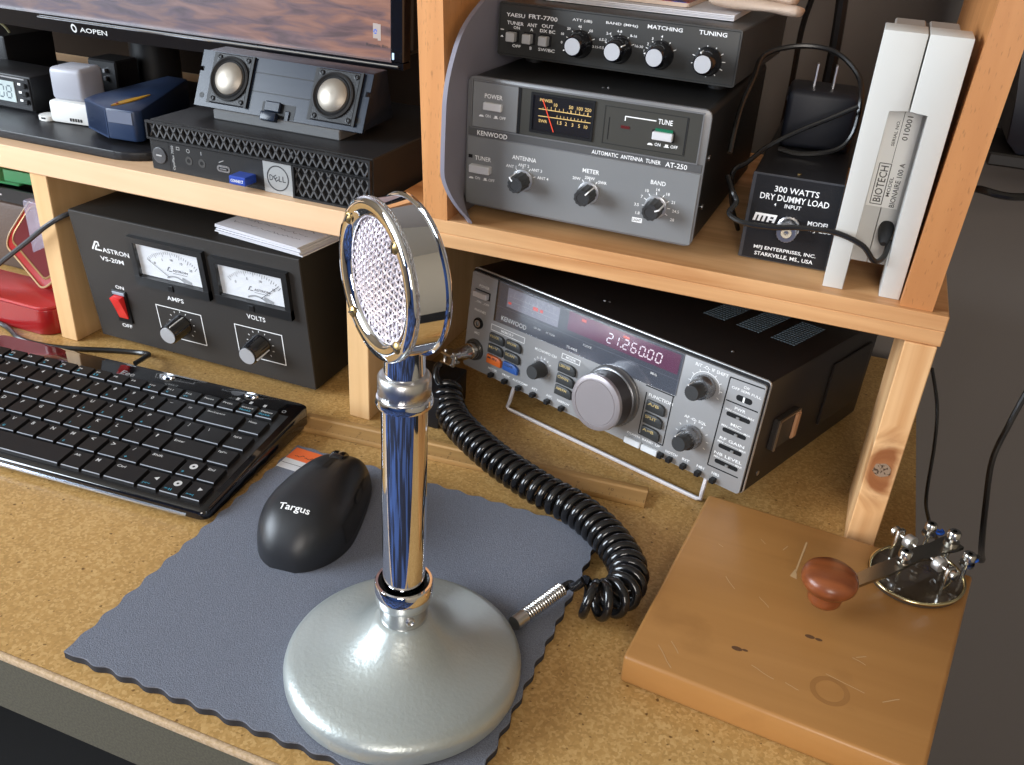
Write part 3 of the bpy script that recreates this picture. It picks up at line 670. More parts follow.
for cu in (95.5, 174.5):
    k_ = MB().lathe([(9.8, 0), (9.8, 1.2), (9.3, 1.6), (8.6, 18), (8.0, 19)], PM(cu, 33.5, 0.6), 48, 24, 0.05).build('knob', GLOSS, ps, angle=60)
    MB().lathe([(7.3, 18.6), (7.3, 19.6), (7.0, 19.6), (0, 19.6)], PM(cu, 33.5, 0.6), 32).build('knob_cap', SILVERCAP, k_, label='spun silver knob cap')
    mk = MB()
    a = 1.2 if cu < 100 else -0.25
    Mk = PM(cu, 33.5, 0.6) @ Matrix.Rotation(a, 4, 'Z'); mk.box(8.4, 9.7, -0.35, 0.35, 1.5, 18.3, M=Mk); mk.build('pointer_line', WHITEINK, k_, False)
sw = MB().box(25.7, 41.2, -2.2, 0, 21.2, 53.2, 0.6).build('power_switch', BLACK, ps, label='red rocker switch in a black frame')
MB().box(27, 40, -2.9, -2.0, 49.3, 52.2, 0.3).build('lit_edge', mat('pale_blue_edge', (0.25, 0.3, 0.36), 0.3), sw)
rk = [(-1.5, 27.0), (-3.2, 26.2), (-4.6, 36), (-8.8, 48.5), (-1.5, 49)]
MB().poly([(a, b) for a, b in rk], 28.3, 38.2, Mx, r=0.4).build('rocker', mat('red_rocker', (0.62, 0.03, 0.03), 0.2, emis=(0.6, 0.02, 0.015), estr=0.15), sw)

for k in range(7):
    o = MB(1).poly([(-0.0405, 0.0), (0.0445, 0.0), (0.0445, 0.062), (-0.0405, 0.062)], 0, 0.0009).build('note_sheet', PAPER, None, False)
    o.location = (0.0075 - 0.0006 * k + rng.uniform(-0.0015, 0.0015), 0.3125 + rng.uniform(-0.0012, 0.0012), 0.1278 + 0.00115 * k)
    o.rotation_euler = (0, 0, -0.13 + rng.uniform(-0.02, 0.02))
    tag(o, ('lowest loose note sheet of the stack lying on the power supply' if k == 0 else 'topmost note sheet on the power supply, covered in handwriting' if k == 6 else ['second', 'third', 'fourth', 'fifth', 'sixth'][k - 1] + ' note sheet from the bottom of the stack on the power supply'), 'paper', 'note sheets on the power supply')
top_sheet = o
m = MB(); rr = random.Random(11)
for row in range(5):
    x = -34 + rr.uniform(0, 6); y = 52 - row * 9.5; pv = None
    while x < 36:
        q = (x, y + rr.uniform(-1.4, 1.8))
        if pv and rr.random() > 0.13: m.line(pv, q, 0.5)
        pv = q; x += rr.uniform(0.9, 2.0)
m.build('handwriting', mat('pen_ink', (0.16, 0.15, 0.18), 0.7), top_sheet, False).location = (0, 0, 0.00095)
tag(MB(1).tube(smooth_path([(-0.330, 0.287, 0.012), (-0.2917, 0.290, 0.036), (-0.2537, 0.2920, 0.0645), (-0.2115, 0.294, 0.0955), (-0.1900, 0.2965, 0.112), (-0.1768, 0.308, 0.121), (-0.1745, 0.335, 0.1185), (-0.1765, 0.38, 0.07), (-0.178, 0.42, 0.004)]), 0.0022, 8).build('power_cable', mat('cable_grey_black', (0.03, 0.033, 0.04), 0.4)), 'black cable slanting across the pine post beside the power supply', 'cable')
tag(MB(1).tube(smooth_path([(-0.1835, 0.60, 0.03), (-0.1835, 0.45, 0.075), (-0.1800, 0.37, 0.066), (-0.1790, 0.335, 0.048), (-0.1775, 0.345, 0.02), (-0.1790, 0.40, 0.0035), (-0.1800, 0.50, 0.0035)]), 0.002, 8).build('looped_cable', BLACK), 'black cable looped in the gap left of the power supply', 'cable')

# ------------------------------------------------------------------ lower left bay: red tin and storage behind the first divider
RED = mat('red_enamel', (0.30, 0.010, 0.012), 0.3, coat=0.15)
REDIN = mat('dark_red_enamel', (0.10, 0.008, 0.009), 0.65, spec=0.15)
GOLD = mat('dull_gold_line', (0.34, 0.21, 0.09), 0.4, 0.5)
tn = thing('storage_tin', 'open red metal tin with its lid leaning back, left of the first divider', 'tin', (-0.345, 0.2985, 0.0005))
MB().poly(rrect(0, 132, 0, 52, 14, 6), 0, 24, r=1.0).build('body', RED, tn)
MB().poly(rrect(2, 130, 2, 50, 12, 6), 24, 26.5, r=0.6).build('rim', mat('red_rim', (0.45, 0.04, 0.04), 0.25), tn)
Ml = Matrix.Translation((112, 25, 27.8)) @ Matrix.Rotation(-0.42, 4, 'Z') @ Matrix.Rotation(math.radians(52), 4, 'X') @ Matrix.Rotation(-0.10, 4, 'Z') @ Matrix.Translation((-122, 0, 0))
MB().poly(rrect(0, 122, 0, 58, 16, 6), 0, 5, Ml, r=0.8).build('lid', RED, tn)
b0 = MB(); P1 = rrect(0, 122, 0, 58, 16, 6); P2 = rrect(8, 114, 8, 50, 11, 6)
b0.tube([Ml @ Vector((x, y, 5.6)) for x, y in P1], 1.0, 6, True); b0.build('lid_rim', mat('cream_rim', (0.45, 0.30, 0.16), 0.4), tn)
MB().tube([Ml @ Vector((x, y, 5.2)) for x, y in P2], 1.3, 6, True).build('lid_bead', GOLD, tn)
MB().poly(rrect(9, 113, 9, 49, 10, 6), 5, 5.4, Ml).build('lid_panel', REDIN, tn, False)
tag(MB(1).box(-0.2835, -0.2110, 0.3560, 0.3660, 0.0005, 0.1010, 0.002, 2).build('plastic_case', clear('hazy_plastic', gloss=0.10, rough=0.2, opacity=0.40, haze=(0.40, 0.38, 0.48))), 'hazy clear plastic case standing behind the red tin', 'case')
tag(MB(1).box(-0.46, -0.300, 0.398, 0.470, 0.0005, 0.0740, 0.006, 2).build('brown_case', mat('brown_leatherette', (0.10, 0.066, 0.05), 0.6, bump=(500, 0.4))), 'brown leatherette case at the back of the left bay', 'case')
tr = thing('black_tray', 'black plastic tray lying on the brown case in the left bay', 'tray', (-0.455, 0.400, 0.0743))
MB().poly(rrect(0, 165, 0, 70, 6), 0, 3, r=0.6).build('tray_bottom', SATIN, tr)
MB().frame(0, 165, 0, 70, 2.5, 3, 14).build('tray_wall', SATIN, tr, False)
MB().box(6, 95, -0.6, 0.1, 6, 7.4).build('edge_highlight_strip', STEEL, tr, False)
gf = thing('green_folder', 'bright green folded plastic sheet lying on the black tray under the left shelf', 'folder', (-0.450, 0.404, 0.0887), 0.05)
GREEN = mat('green_plastic', (0.05, 0.27, 0.10), 0.4)
MB().box(0, 105, 0, 55, 0, 2.4, 0.8).build('lower_flap', GREEN, gf)
MB().poly([(4, 2.6), (55, 2.6), (55, 9.0), (4, 14.0)], 84, 140, Mx).build('raised_flap', GREEN, gf)

# ------------------------------------------------------------------ antenna tuner
def press_button(mb_parent, u0, u1, w0, w1, d, m, name='button'):
    MB().box(u0 - 0.8, u1 + 1.0, -0.3, 0.2, w0 - 0.8, w1 + 0.8).build(name + '_well', BLACK, mb_parent, False)
    return MB().box(u0, u1, -d, 0, w0, w1, 0.5).build(name, m, mb_parent)
SILVERBTN = mat('silver_button', (0.72, 0.72, 0.74), 0.38, 0.15)
def onoff(m, u, w, M):
    m.poly([(u, w), (u + 3.4, w), (u + 3.4, w + 0.5), (u + 2.5, w + 1.3), (u + 0.9, w + 1.3), (u, w + 0.5)], 0, 0.03, M)
    m.text('ON', u + 4.6, u + 8.4, w, w + 2, M)
    m.rect(u + 10.6, u + 14, w, w + 0.5, M); m.rect(u + 11.3, u + 13.3, w + 0.5, w + 1.9, M)
    m.text('OFF', u + 14.8, u + 19.4, w, w + 2, M)
at_ = thing('antenna_tuner', 'grey automatic antenna tuner with one meter and three knobs on the amber shelf', 'antenna tuner', (0.1770, 0.3241, 0.1882), -0.029)
TOPC = mat('tuner_case_black', (0.014, 0.014, 0.014), 0.42, spec=0.3, bump=(1200, 0.12))
MB().poly(rrect(0.5, 162.5, 0.3, 86.7, 4), -200, -2.5, PM(0, 0, 0), r=0.5).build('case', TOPC, at_)
MB().poly(rrect(0, 163, 0, 87, 4.5), -3, -0.2, PM(0, 0, 0), r=0.5).build('face_frame', GUNFRAME, at_)
MB().box(1.2, 161.8, -0.5, 1, 1.0, 47.6, 0.3).build('lower_panel', GUN, at_)
MB().box(1.2, 161.8, -0.2, 1, 48.4, 53.6, 0.2).build('name_strip', mat('grey_strip', (0.11, 0.11, 0.112), 0.45, 0.3), at_)
MB().frame(3.0, 158.6, 53.4, 85.0, 0.8, 0, 0.9, PM(0, 0, 0)).build('inset_border', GUNFRAME, at_, False)
MB().box(4.0, 36.4, -0.7, 1, 54.4, 84.0, 0.3).build('power_panel', GUN, at_)
MB().box(37.2, 157.8, -0.15, 1, 54.3, 84.0).build('dark_panel', GUNDARK, at_, False)
MB().box(36.4, 38.4, -0.5, 0, 54.3, 84.0).build('panel_edge', BLACK, at_, False)
mm_ = MB().frame(45.5, 89, 57.0, 82.5, 1.6, 0, 1.2, PM(0, 0, 0)).build('meter_frame', BLACK, at_, False)
MB().rect(47, 87.5, 58.4, 81, PM(0, 0, 0.3)).build('meter_dial', mat('dark_dial', (0.012, 0.01, 0.01), 0.3), mm_, False)
YEL = mat('warm_yellow_print', (0.6, 0.42, 0.16), 0.5, emis=(0.6, 0.38, 0.12), estr=0.35)
m = MB(); M = PM(0, 0, 0.5)
m.text('POWER', 51.5, 60.2, 77.2, 79.2, M); m.line((51, 72.5), (87, 72.5), 0.5, M); m.line((51, 68.0), (87, 68.5), 0.5, M)
for u, tx in ((62.5, '10'), (73, '50'), (79, '100'), (84.5, '250')):
    m.text(tx, u, None, 75.2, 77.4, M); m.line((u, 72.5), (u, 74.6), 0.4, M)
for k in range(12): m.line((54 + 2.8 * k, 72.5), (54 + 2.8 * k, 73.6 + 0.6 * (k % 3)), 0.3, M)
m.text('SWR', 51.5, 57.5, 64.0, 66.0, M)
for u, tx in ((66, '1.5'), (70.5, '2'), (75, '3'), (79.5, '5'), (84, '10')): m.text(tx, u, None, 64.4, 66.6, M)
for k in range(9): m.line((64 + 2.4 * k, 68.2), (64 + 2.4 * k, 70.0), 0.35, M)
m.build('dial_print', YEL, mm_, False)
MB().line((53.5, 78.8), (62.5, 59.0), 0.65, PM(0, 0, 0.9)).build('needle', mat('red_needle', (0.5, 0.05, 0.02), 0.4, emis=(0.6, 0.05, 0.02), estr=0.6), mm_, False)
MB().rect(47, 87.5, 58.4, 81, PM(0, 0, 1.1)).build('meter_glass', clear('dark_meter_glass', gloss=0.05), mm_, False)
m = MB(); m.frame(95.5, 149.4, 57.2, 81, 0.5, 0, 0.25, PM(0, 0, 0.1)); m.build('sub_panel_groove', mat('groove_shade', (0.015, 0.015, 0.013), 0.5), at_, False)
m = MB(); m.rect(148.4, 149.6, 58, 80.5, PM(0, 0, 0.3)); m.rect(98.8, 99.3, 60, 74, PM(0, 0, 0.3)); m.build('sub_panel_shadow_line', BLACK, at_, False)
MB().box(107.0, 112.8, -0.4, 0, 68.4, 70.2).build('tune_light', mat('dim_red_led', (0.10, 0.012, 0.012), 0.3), at_, False)
press_button(at_, 12.4, 25.6, 66.6, 71.6, 3.2, SILVERBTN)
press_button(at_, 128.2, 141.2, 65.0, 70.0, 3.2, SILVERBTN)
MB().box(129.4, 140.6, -0.8, 0, 70.1, 71.9).build('tune_indicator', mat('green_indicator', (0.01, 0.14, 0.07), 0.3), at_, False)
press_button(at_, 4.6, 19.8, 23.8, 29.2, 5.0, SILVERBTN)
MB().box(2.3, 5.3, -0.6, 0, 32.9, 35.2).build('tuner_light', BLACK, at_, False)
m = MB(); M = PM(0, 0, 0.78)
m.text('POWER', 12.6, 25.4, 74.0, 77.0, M); onoff(m, 9.0, 61.6, M)
m.text('TUNE', 130.4, 139.6, 74.4, 77.6, PM(0, 0, 0.2)); onoff(m, 125.4, 60.8, PM(0, 0, 0.2))
m.line((109.3, 73.2), (109.3, 76.2), 0.7, PM(0, 0, 0.2)); m.line((109.3, 76.0), (129.2, 76.0), 0.7, PM(0, 0, 0.2))
m.text('KENWOOD', 8.0, 30, 48.9, 52.2, PM(0, 0, 0.25)); m.text('AUTOMATIC  ANTENNA  TUNER', 89.6, 135.6, 49.4, 52.0, PM(0, 0, 0.25)); m.text('AT-250', 138.6, 152.6, 49.0, 52.2, PM(0, 0, 0.25))
M = PM(0, 0, 0.6)
m.text('TUNER', 7.2, 19.2, 32.0, 35.0, M); onoff(m, 3.2, 18.6, M)
m.text('ANTENNA', 34.6, 52, 37.0, 39.8, M); m.text('METER', 84.8, 96.3, 36.4, 39.2, M); m.text('BAND', 131, 140.8, 36.6, 39.4, M)
for s_, u, w in (('ANT 1', 34.2, 31.8), ('ANT 2', 43.3, 33.8), ('ANT 3', 52.8, 32.0), ('ANT 4', 57.6, 27.4), ('20W', 81.2, 31.6), ('200W', 90.3, 33.2), ('SWR', 99.2, 31.6), ('1.8', 125.0, 16.2), ('3.5', 123.6, 21.6), ('7', 126.4, 27.4), ('10', 129.4, 31.8), ('14', 136.4, 33.6), ('18', 143.2, 31.8), ('21', 147.2, 27.2), ('24.5', 149.6, 21.6), ('28', 148.2, 15.8)):
    m.text(s_, u, None, w - 0.9, w + 1.1, M)
for cu, cw, A in ((43.6, 24.1, (130, 95, 60, 22)), (90.7, 23.8, (125, 92, 58)), (136.5, 22.8, (215, 185, 155, 128, 95, 62, 30, 0, -30))):
    for a in A:
        a = math.radians(a); m.line((cu + 7.6 * math.cos(a), cw + 7.6 * math.sin(a)), (cu + 9.4 * math.cos(a), cw + 9.4 * math.sin(a)), 0.5, M)
m.rect(121.8, 128.6, 9.8, 13.0, M)
m.build('lettering', WHITEINK, at_, False)
MB().text('LIGHT', 122.4, 128.0, 10.5, 12.3, PM(0, 0, 0.66)).build('lettering', DARKINK, at_, False, label='dark lettering on a white tab')
KNOBGREY = mat('dark_grey_knob', (0.032, 0.032, 0.033), 0.42)
for cu, cw, a in ((43.6, 24.1, 2.3), (90.7, 23.8, 0.85), (136.5, 22.8, 0.42)):
    k_ = MB().lathe([(6.2, 1), (5.9, 14.5), (5.4, 15.6), (3.8, 15.6), (3.6, 15.3), (0, 15.3)], PM(cu, cw, 0), 44, 11, 0.10).build('knob', KNOBGREY, at_, angle=50)
    MB().lathe([(7.6, 0.4), (7.3, 2.8), (6.3, 3.1)], PM(cu, cw, 0), 32).build('knob_skirt', mat('silver_skirt', (0.50, 0.50, 0.51), 0.3, 0.7), k_, label='silver skirt ring')
    Mk = PM(cu, cw, 0) @ Matrix.Rotation(a, 4, 'Z'); q = MB(); q.box(5.2, 6.5, -0.45, 0.45, 4, 15.4, M=Mk); q.box(3.2, 6.0, -0.45, 0.45, 15.3, 15.75, M=Mk); q.build('pointer_line', WHITEINK, k_, False)
for u in (14, 147):
    for y in (42, 180): MB().cyl(8, -8.0, 0.5, Matrix.Translation((u, y, 0)), 20).build('foot', RUBBER, at_)
m = MB(); m.cyl(1.0, 0, 0.4, Matrix.Translation((86, 22, 86.7)), 10); m.cyl(0.7, 0, 0.4, Matrix.Translation((89, 24, 86.7)), 8); m.build('top_screw', STEEL, at_)
for y, z in ((14, 55), (18, 22)): MB().cyl(1.8, 0, 0.8, Matrix.Translation((162.4, y, z)) @ Matrix.Rotation(PI / 2, 4, 'Y'), 12).build('side_screw', STEEL, at_)

# ------------------------------------------------------------------ receiver antenna tuner on top of it
fr = thing('preselector_tuner', 'slim charcoal tuner with three square buttons and four knobs on top of the antenna tuner', 'tuner', (0.1784, 0.3691, 0.2824), -0.057)
MB().box(0.6, 165.4, 2.2, 165, 0, 34.0, 0.8).build('case', mat('tuner_case_grey', (0.05, 0.05, 0.05), 0.42, 0.1, bump=(1200, 0.1)), fr)
MB().poly(rrect(0, 166, 0, 34.5, 1.5), -2.6, 0, PM(0, 0, 0), r=0.4).build('face_plate', FRTFACE, fr)
MB().frame(1.0, 165, 1.0, 33.5, 0.45, 0, 0.12, PM(0, 0, 0.02)).build('face_border', mat('border_dark', (0.012, 0.012, 0.012), 0.4), fr, False)
for u in (11.2, 23.3, 35.2):
    MB().box(u - 3.9, u + 4.6, -0.5, 0.2, 9.3, 16.8, 0.3).build('button_well', BLACK, fr)
    MB().box(u - 3.2, u + 3.0, -5.5, 0, 9.8, 15.9, 0.5).build('button', mat('pale_square_button', (0.52, 0.52, 0.52), 0.35, 0.2), fr)
m = MB(); M = PM(0, 0, 0.12) @ Matrix.Diagonal((1, 0.8625, 1, 1))
m.text('YAESU', 5.6, 19.4, 29.4, 32.2, M); m.text('FRT-7700', 22.2, 43, 29.8, 33.0, M); m.text('TUNER', 6.4, 18.8, 23.6, 26.2, M); m.text('ON', 11.4, 16, 20.6, 22.8, M); m.text('ANT', 21.4, 28.6, 23.8, 26.4, M); m.text('A', 24.9, None, 20.6, 22.8, M); m.text('OUT', 32, 40.6, 24.4, 27, M); m.text('DX BC', 31, 42, 20.8, 23.2, M)
m.text('OFF', 11.2, 17.4, 7.0, 9.2, M); m.text('B', 25, None, 6.9, 9.1, M); m.text('SW/BC', 30.6, 42.6, 6.9, 9.3, M)
m.text('ATT (dB)', 53.6, 67.4, 31.6, 34, M); m.text('BAND (MHz)', 77, 98.8, 32.4, 34.8, M); m.text('MATCHING', 105.2, 128.2, 33.4, 36.2, M); m.text('TUNING', 138.8, 156.6, 33.8, 36.8, M)
for s_, u, w in (('0', 47.2, 15.4), ('10', 47.4, 21.6), ('20', 51.6, 26.0), ('40', 59.2, 28.4), ('60', 67.2, 26.4), ('0.15-0.5', 73.0, 15.4), ('0.5-2', 76.0, 21.2), ('2-4', 79.6, 26.2), ('4-8', 86.8, 28.6), ('8-16', 96.6, 26.6), ('16-30', 101.0, 19.8), ('1', 104.6, 17.4), ('2', 106.8, 22.4), ('3', 109.4, 26.6), ('4', 115.4, 28.8)):
    m.text(s_, u, None, w - 0.8, w + 1.1, M)
for cu in (60.4, 87.8, 115.9, 147.2):
    n_ = 11 if cu > 140 else 7
    for k in range(n_):
        a = PI * (1.25 - (1.75 if cu > 140 else 1.1) * k / (n_ - 1)); m.line((cu + 9.0 * math.cos(a), 16 + 9.0 * math.sin(a)), (cu + 11.0 * math.cos(a), 16 + 11.0 * math.sin(a)), 0.55, M)
m.rect(1.8, 4.2, 19.0, 19.5, M); m.poly([(1.8, 13.6), (4.2, 13.6), (3.4, 15), (2.6, 15)], 0, 0.02, M)
m.build('lettering', WHITEINK, fr, False)
for cu, a in ((60.4, 3.6), (87.8, 0.6), (115.9, 2.9), (147.2, 1.9)):
    k_ = MB().lathe([(9.0, 0.2), (9.0, 1.6), (8.4, 2.4), (7.8, 4.0), (6.5, 13.2), (5.8, 14.2), (0, 14.2)], PM(cu, 13.9, 0), 44).build('knob', GLOSS, fr, angle=30)
    MB().lathe([(5.3, 14.1), (5.3, 14.8), (4.9, 14.8), (0, 14.8)], PM(cu, 13.9, 0), 28).build('knob_cap', SILVERCAP, k_, label='spun silver knob cap')
    Mk = PM(cu, 13.9, 0) @ Matrix.Rotation(a, 4, 'Z'); MB().box(6.4, 7.4, -0.35, 0.35, 2.5, 13.6, M=Mk).build('pointer_line', WHITEINK, k_, False)
for u in (14, 148):
    for y in (34, 140): MB().cyl(6, -8.6, 0.5, Matrix.Translation((u, y, 0)), 16).build('foot', RUBBER, fr)
mg = thing('paper_pad', 'white paper pad lying on the slim tuner, half hidden by the glossy magazine', 'paper', (0.1930, 0.3985, 0.3170), -0.02)
for k in range(4): MB().box(0, 139, 1.2 * (k % 2), 70, 0.9 * k, 0.9 * k + 0.75).build('sheet', mat('white_sheet', (0.70, 0.69, 0.72), 0.7), mg, False)
gm = thing('glossy_magazine', 'glossy magazine with a blue and red cover lying on the white paper pad', 'magazine', (0.1950, 0.4120, 0.3208), -0.03)
MB().poly(rrect(0, 104, 0, 60, 2), 0, 2.6, r=0.4).build('page_block', mat('cream_pages', (0.66, 0.52, 0.42), 0.5), gm)
cm = mat('magazine_cover', (0.5, 0.06, 0.03), 0.15, coat=0.5, speck=(38, (0.02, 0.05, 0.45), 0.49, 0.52))
MB().poly(rrect(0.5, 103.5, 0.8, 59, 2), 2.6, 2.9).build('cover', cm, gm, False)
# folded cloth
clm = mat('terry_cloth', (0.62, 0.48, 0.38), 0.95, spec=0.1, bump=(900, 0.9))
cl = thing('folded_cloth', 'folded cream terry cloth at the right end of the slim tuner', 'cloth', (0.3120, 0.4150, 0.3220), -0.24)
def fold(name, L, r, z, y0, bend):
    m = MB(); n = 22; V = []; F = []
    for i in range(n + 1):
        t = i / n; x = L * t; yy = y0 + bend * math.sin(PI * t); rr_ = r * (1 - 0.25 * abs(2 * t - 1) ** 14)
        for k in range(12):
            a = 2 * PI * k / 12; V.append((x, yy + rr_ * 2.3 * math.cos(a), z + rr_ * math.sin(a) + 0.5 * math.sin(9 * t + k)))
    for i in range(n):
        for k in range(12): F.append((i * 12 + k, i * 12 + (k + 1) % 12, (i + 1) * 12 + (k + 1) % 12, (i + 1) * 12 + k))
    F.append(tuple(range(11, -1, -1))); F.append(tuple(range(n * 12, n * 12 + 12)))
    m._add(V, F); return m.build(name, clm, cl, angle=80)
fold('lower_fold', 62, 3.6, 4.4, 2, 2); fold('middle_fold', 56, 3.4, 10.6, 7, 1); fold('upper_fold', 50, 3.2, 16.4, 10, 0)

# bowed grey sheet between the upright board and the tuner
SH = smooth_path([(0.3482, 0.3186, 0), (0.3274, 0.3102, 0), (0.3111, 0.2995, 0), (0.298, 0.2813, 0), (0.2925, 0.266, 0), (0.2914, 0.2517, 0), (0.2908, 0.2265, 0), (0.2920, 0.2075, 0), (0.2975, 0.1930, 0), (0.3070, 0.1804, 0)], 5)
def cl01(v): return max(0.0, min(1.0, v))
V = []; F = []; NCOL = 16; NR = len(SH)
for p in SH:
    yf, z = p.x, p.y
    for j in range(NCOL + 1):
        y = yf + (0.46 - yf) * (j / NCOL) ** 1.6
        x = 0.1733 + 0.0165 * cl01((0.3225 - y) / 0.018) ** 0.8 * cl01((0.217 - z) / 0.036) ** 1.4
        V += [(x, y, z), (x + 0.003, y, z)]
ix = lambda r_, c_, s_: (r_ * (NCOL + 1) + c_) * 2 + s_
for r_ in range(NR - 1):
    for c_ in range(NCOL):
        for s_ in (0, 1): F.append((ix(r_, c_, s_), ix(r_, c_ + 1, s_), ix(r_ + 1, c_ + 1, s_), ix(r_ + 1, c_, s_)))
    F.append((ix(r_, 0, 0), ix(r_, 0, 1), ix(r_ + 1, 0, 1), ix(r_ + 1, 0, 0))); F.append((ix(r_, NCOL, 0), ix(r_, NCOL, 1), ix(r_ + 1, NCOL, 1), ix(r_ + 1, NCOL, 0)))
for r_ in (0, NR - 1):
    for c_ in range(NCOL): F.append((ix(r_, c_, 0), ix(r_, c_ + 1, 0), ix(r_, c_ + 1, 1), ix(r_, c_, 1)))
tag(MB(1)._add(V, F).build('grey_sheet', mat('lavender_grey_plastic', (0.25, 0.24, 0.29), 0.5, spec=0.4), angle=50), 'bowed grey plastic sheet stuck between the upright board and the antenna tuner', 'sheet')

# ------------------------------------------------------------------ dummy load, wall adapter, air ionizer
dl = thing('dummy_load', 'black metal dummy load box with white lettering and a round socket', 'dummy load', (0.3684, 0.3414, 0.1812), 0.0145)
MB().box(0, 55.3, 0.3, 170, 0, 56, 0.6).build('case', SATIN, dl)
MB().box(-0.3, 55.6, -0.5, 0.4, -0.4, 56.3, 0.3).build('face_edge', mat('box_edge', (0.05, 0.05, 0.055), 0.35), dl)
MB().box(2.0, 54.8, -0.8, 0.0, 0.4, 55.2).build('face_panel', SATIN, dl, False)
m = MB(); M = PM(0, 0, 0.95)
m.text('300 WATTS', 14.4, 41.8, 45.8, 49.6, M); m.text('DRY DUMMY LOAD', 6.4, 49, 40.2, 44.2, M); m.text('4', 16.6, None, 36.6, 38.6, M); m.text('INPUT', 22.6, 32.8, 36.2, 38.8, M)
m.text('MODEL', 38.6, 52, 27.6, 30.6, M); m.text('MFJ-260', 37.0, 54, 23.2, 26.4, M); m.text('MFJ ENTERPRISES, INC.', 8.6, 48, 6.4, 9.4, M); m.text('STARKVILLE, MS., USA', 9.8, 47, 2.2, 5.2, M)
sl = lambda pts: m.poly([(x + 0.22 * (y - 26), y) for x, y in pts], 0, 0.03, M)
sl([(4.6, 25.4), (6.3, 25.4), (6.3, 29.4), (4.6, 29.4)]); sl([(7.4, 25.4), (9.1, 25.4), (9.1, 29.4), (7.4, 29.4)]); sl([(10.2, 25.4), (11.9, 25.4), (11.9, 29.4), (10.2, 29.4)]); sl([(4.6, 29.2), (18.4, 29.2), (18.4, 30.8), (4.6, 30.8)]); sl([(13.2, 25.4), (14.8, 25.4), (14.8, 29.2), (13.2, 29.2)]); sl([(14.8, 26.8), (17.2, 26.8), (17.2, 27.9), (14.8, 27.9)]); sl([(16.8, 25.4), (18.4, 25.4), (18.4, 29.2), (16.8, 29.2)])
m.build('lettering', WHITEINK, dl, False)
MB().cyl(1.6, -1, 1.0, PM(19.4, 36.4, 0), 12).build('vent_hole', BLACK, dl)
j = MB().lathe([(7.4, 0.5), (7.4, 2.0), (6.6, 2.4), (6.3, 13.0), (5.9, 13.4), (3.6, 13.4), (3.4, 11.5), (0, 11.5)], PM(27.4, 24.2, 0), 40, 20, 0.05).build('coax_socket', STEEL, dl, angle=45)
MB().lathe2([(1.5, 11.4), (3.3, 11.4), (3.3, 13.3), (1.5, 13.3)], PM(27.4, 24.2, 0), 24).build('socket_insulator', mat('cream_insulator', (0.6, 0.52, 0.4), 0.5), j)
for u, y in ((27, 9),): MB().cyl(1.2, 0, 0.7, Matrix.Translation((u, y, 56)), 10).build('top_screw', BRASS, dl)
for u in (7, 48):
    for y in (8, 160): MB().cyl(4, -1.0, 0.2, Matrix.Translation((u, y, 0)), 12).build('foot', RUBBER, dl)
wa = thing('wall_adapter', 'square black plug in power adapter with two upright prongs on the dummy load', 'adapter', (0.3738, 0.4160, 0.2372), 0.08)
NBLK = mat('blue_black_matte', (0.010, 0.012, 0.020), 0.5)
MB().box(0, 47.5, 0, 46, 0, 39, 4, 3).build('body', NBLK, wa)
MB().box(-1.0, 48.5, 5, 42, 30, 34, 1.2, 2).build('raised_band', NBLK, wa)
for u in (15.0, 27.5): MB().box(u, u + 1.6, 21, 27, 38.5, 54, 0.3).build('prong', STEEL, wa)
CABLE = mat('shiny_black_cable', (0.014, 0.013, 0.013), 0.25)
def zx(P, k=8): return smooth_path(P, k)
tag(MB(1).tube(zx([(0.3520, 0.3440, 0.2310), (0.3580, 0.3360, 0.2235), (0.3616, 0.3330, 0.2185), (0.3592, 0.3270, 0.2123), (0.3700, 0.3210, 0.2098), (0.3889, 0.3190, 0.2109), (0.4030, 0.3170, 0.2140), (0.4240, 0.3110, 0.2170), (0.4411, 0.3095, 0.2125), (0.4500, 0.3120, 0.2035), (0.4550, 0.3180, 0.2050), (0.4562, 0.3290, 0.2120)]), 0.0017, 8).build('ionizer_cord', CABLE), 'black cord running across the dummy load to the white ionizer', 'cord')
tag(MB(1).tube(zx([(0.3490, 0.3580, 0.2420), (0.3480, 0.3800, 0.2650), (0.3505, 0.4000, 0.2818), (0.3530, 0.4200, 0.2953), (0.3738, 0.4300, 0.3022), (0.3969, 0.4300, 0.3010), (0.4149, 0.4200, 0.2899), (0.4205, 0.4060, 0.2765), (0.4205, 0.4010, 0.2560), (0.4120, 0.3980, 0.2445), (0.3911, 0.3950, 0.2395), (0.3758, 0.3940, 0.2410)]), 0.0018, 8).build('looped_adapter_cord', CABLE), 'black cord looping over the wall adapter and back under it', 'cord')
tag(MB(1).tube(zx([(0.4200, 0.3965, 0.2745), (0.4043, 0.3960, 0.2647), (0.3872, 0.3940, 0.2548), (0.3704, 0.3870, 0.2440), (0.3600, 0.3700, 0.2350), (0.3530, 0.3600, 0.2290), (0.3550, 0.3700, 0.2050), (0.3600, 0.3900, 0.1822)]), 0.0016, 8).build('adapter_cord', CABLE), 'black cord crossing the front of the wall adapter diagonally', 'cord')
tag(MB(1).tube(zx([(0.3560, 0.64, 0.190), (0.3600, 0.60, 0.25), (0.3620, 0.57, 0.300), (0.3700, 0.56, 0.345), (0.3760, 0.56, 0.40), (0.376, 0.56, 0.50)]), 0.0024, 8).build('hanging_cord', CABLE), 'thin black cord hanging down the wall behind the adapter', 'cord')
tag(MB(1).tube(zx([(0.3905, 0.57, 0.1815), (0.3905, 0.57, 0.235), (0.3900, 0.57, 0.290), (0.3860, 0.57, 0.345), (0.3830, 0.57, 0.40), (0.382, 0.57, 0.50)]), 0.0048, 8).build('antenna_cable', CABLE), 'thick black cable hanging down the wall behind the adapter', 'cable')

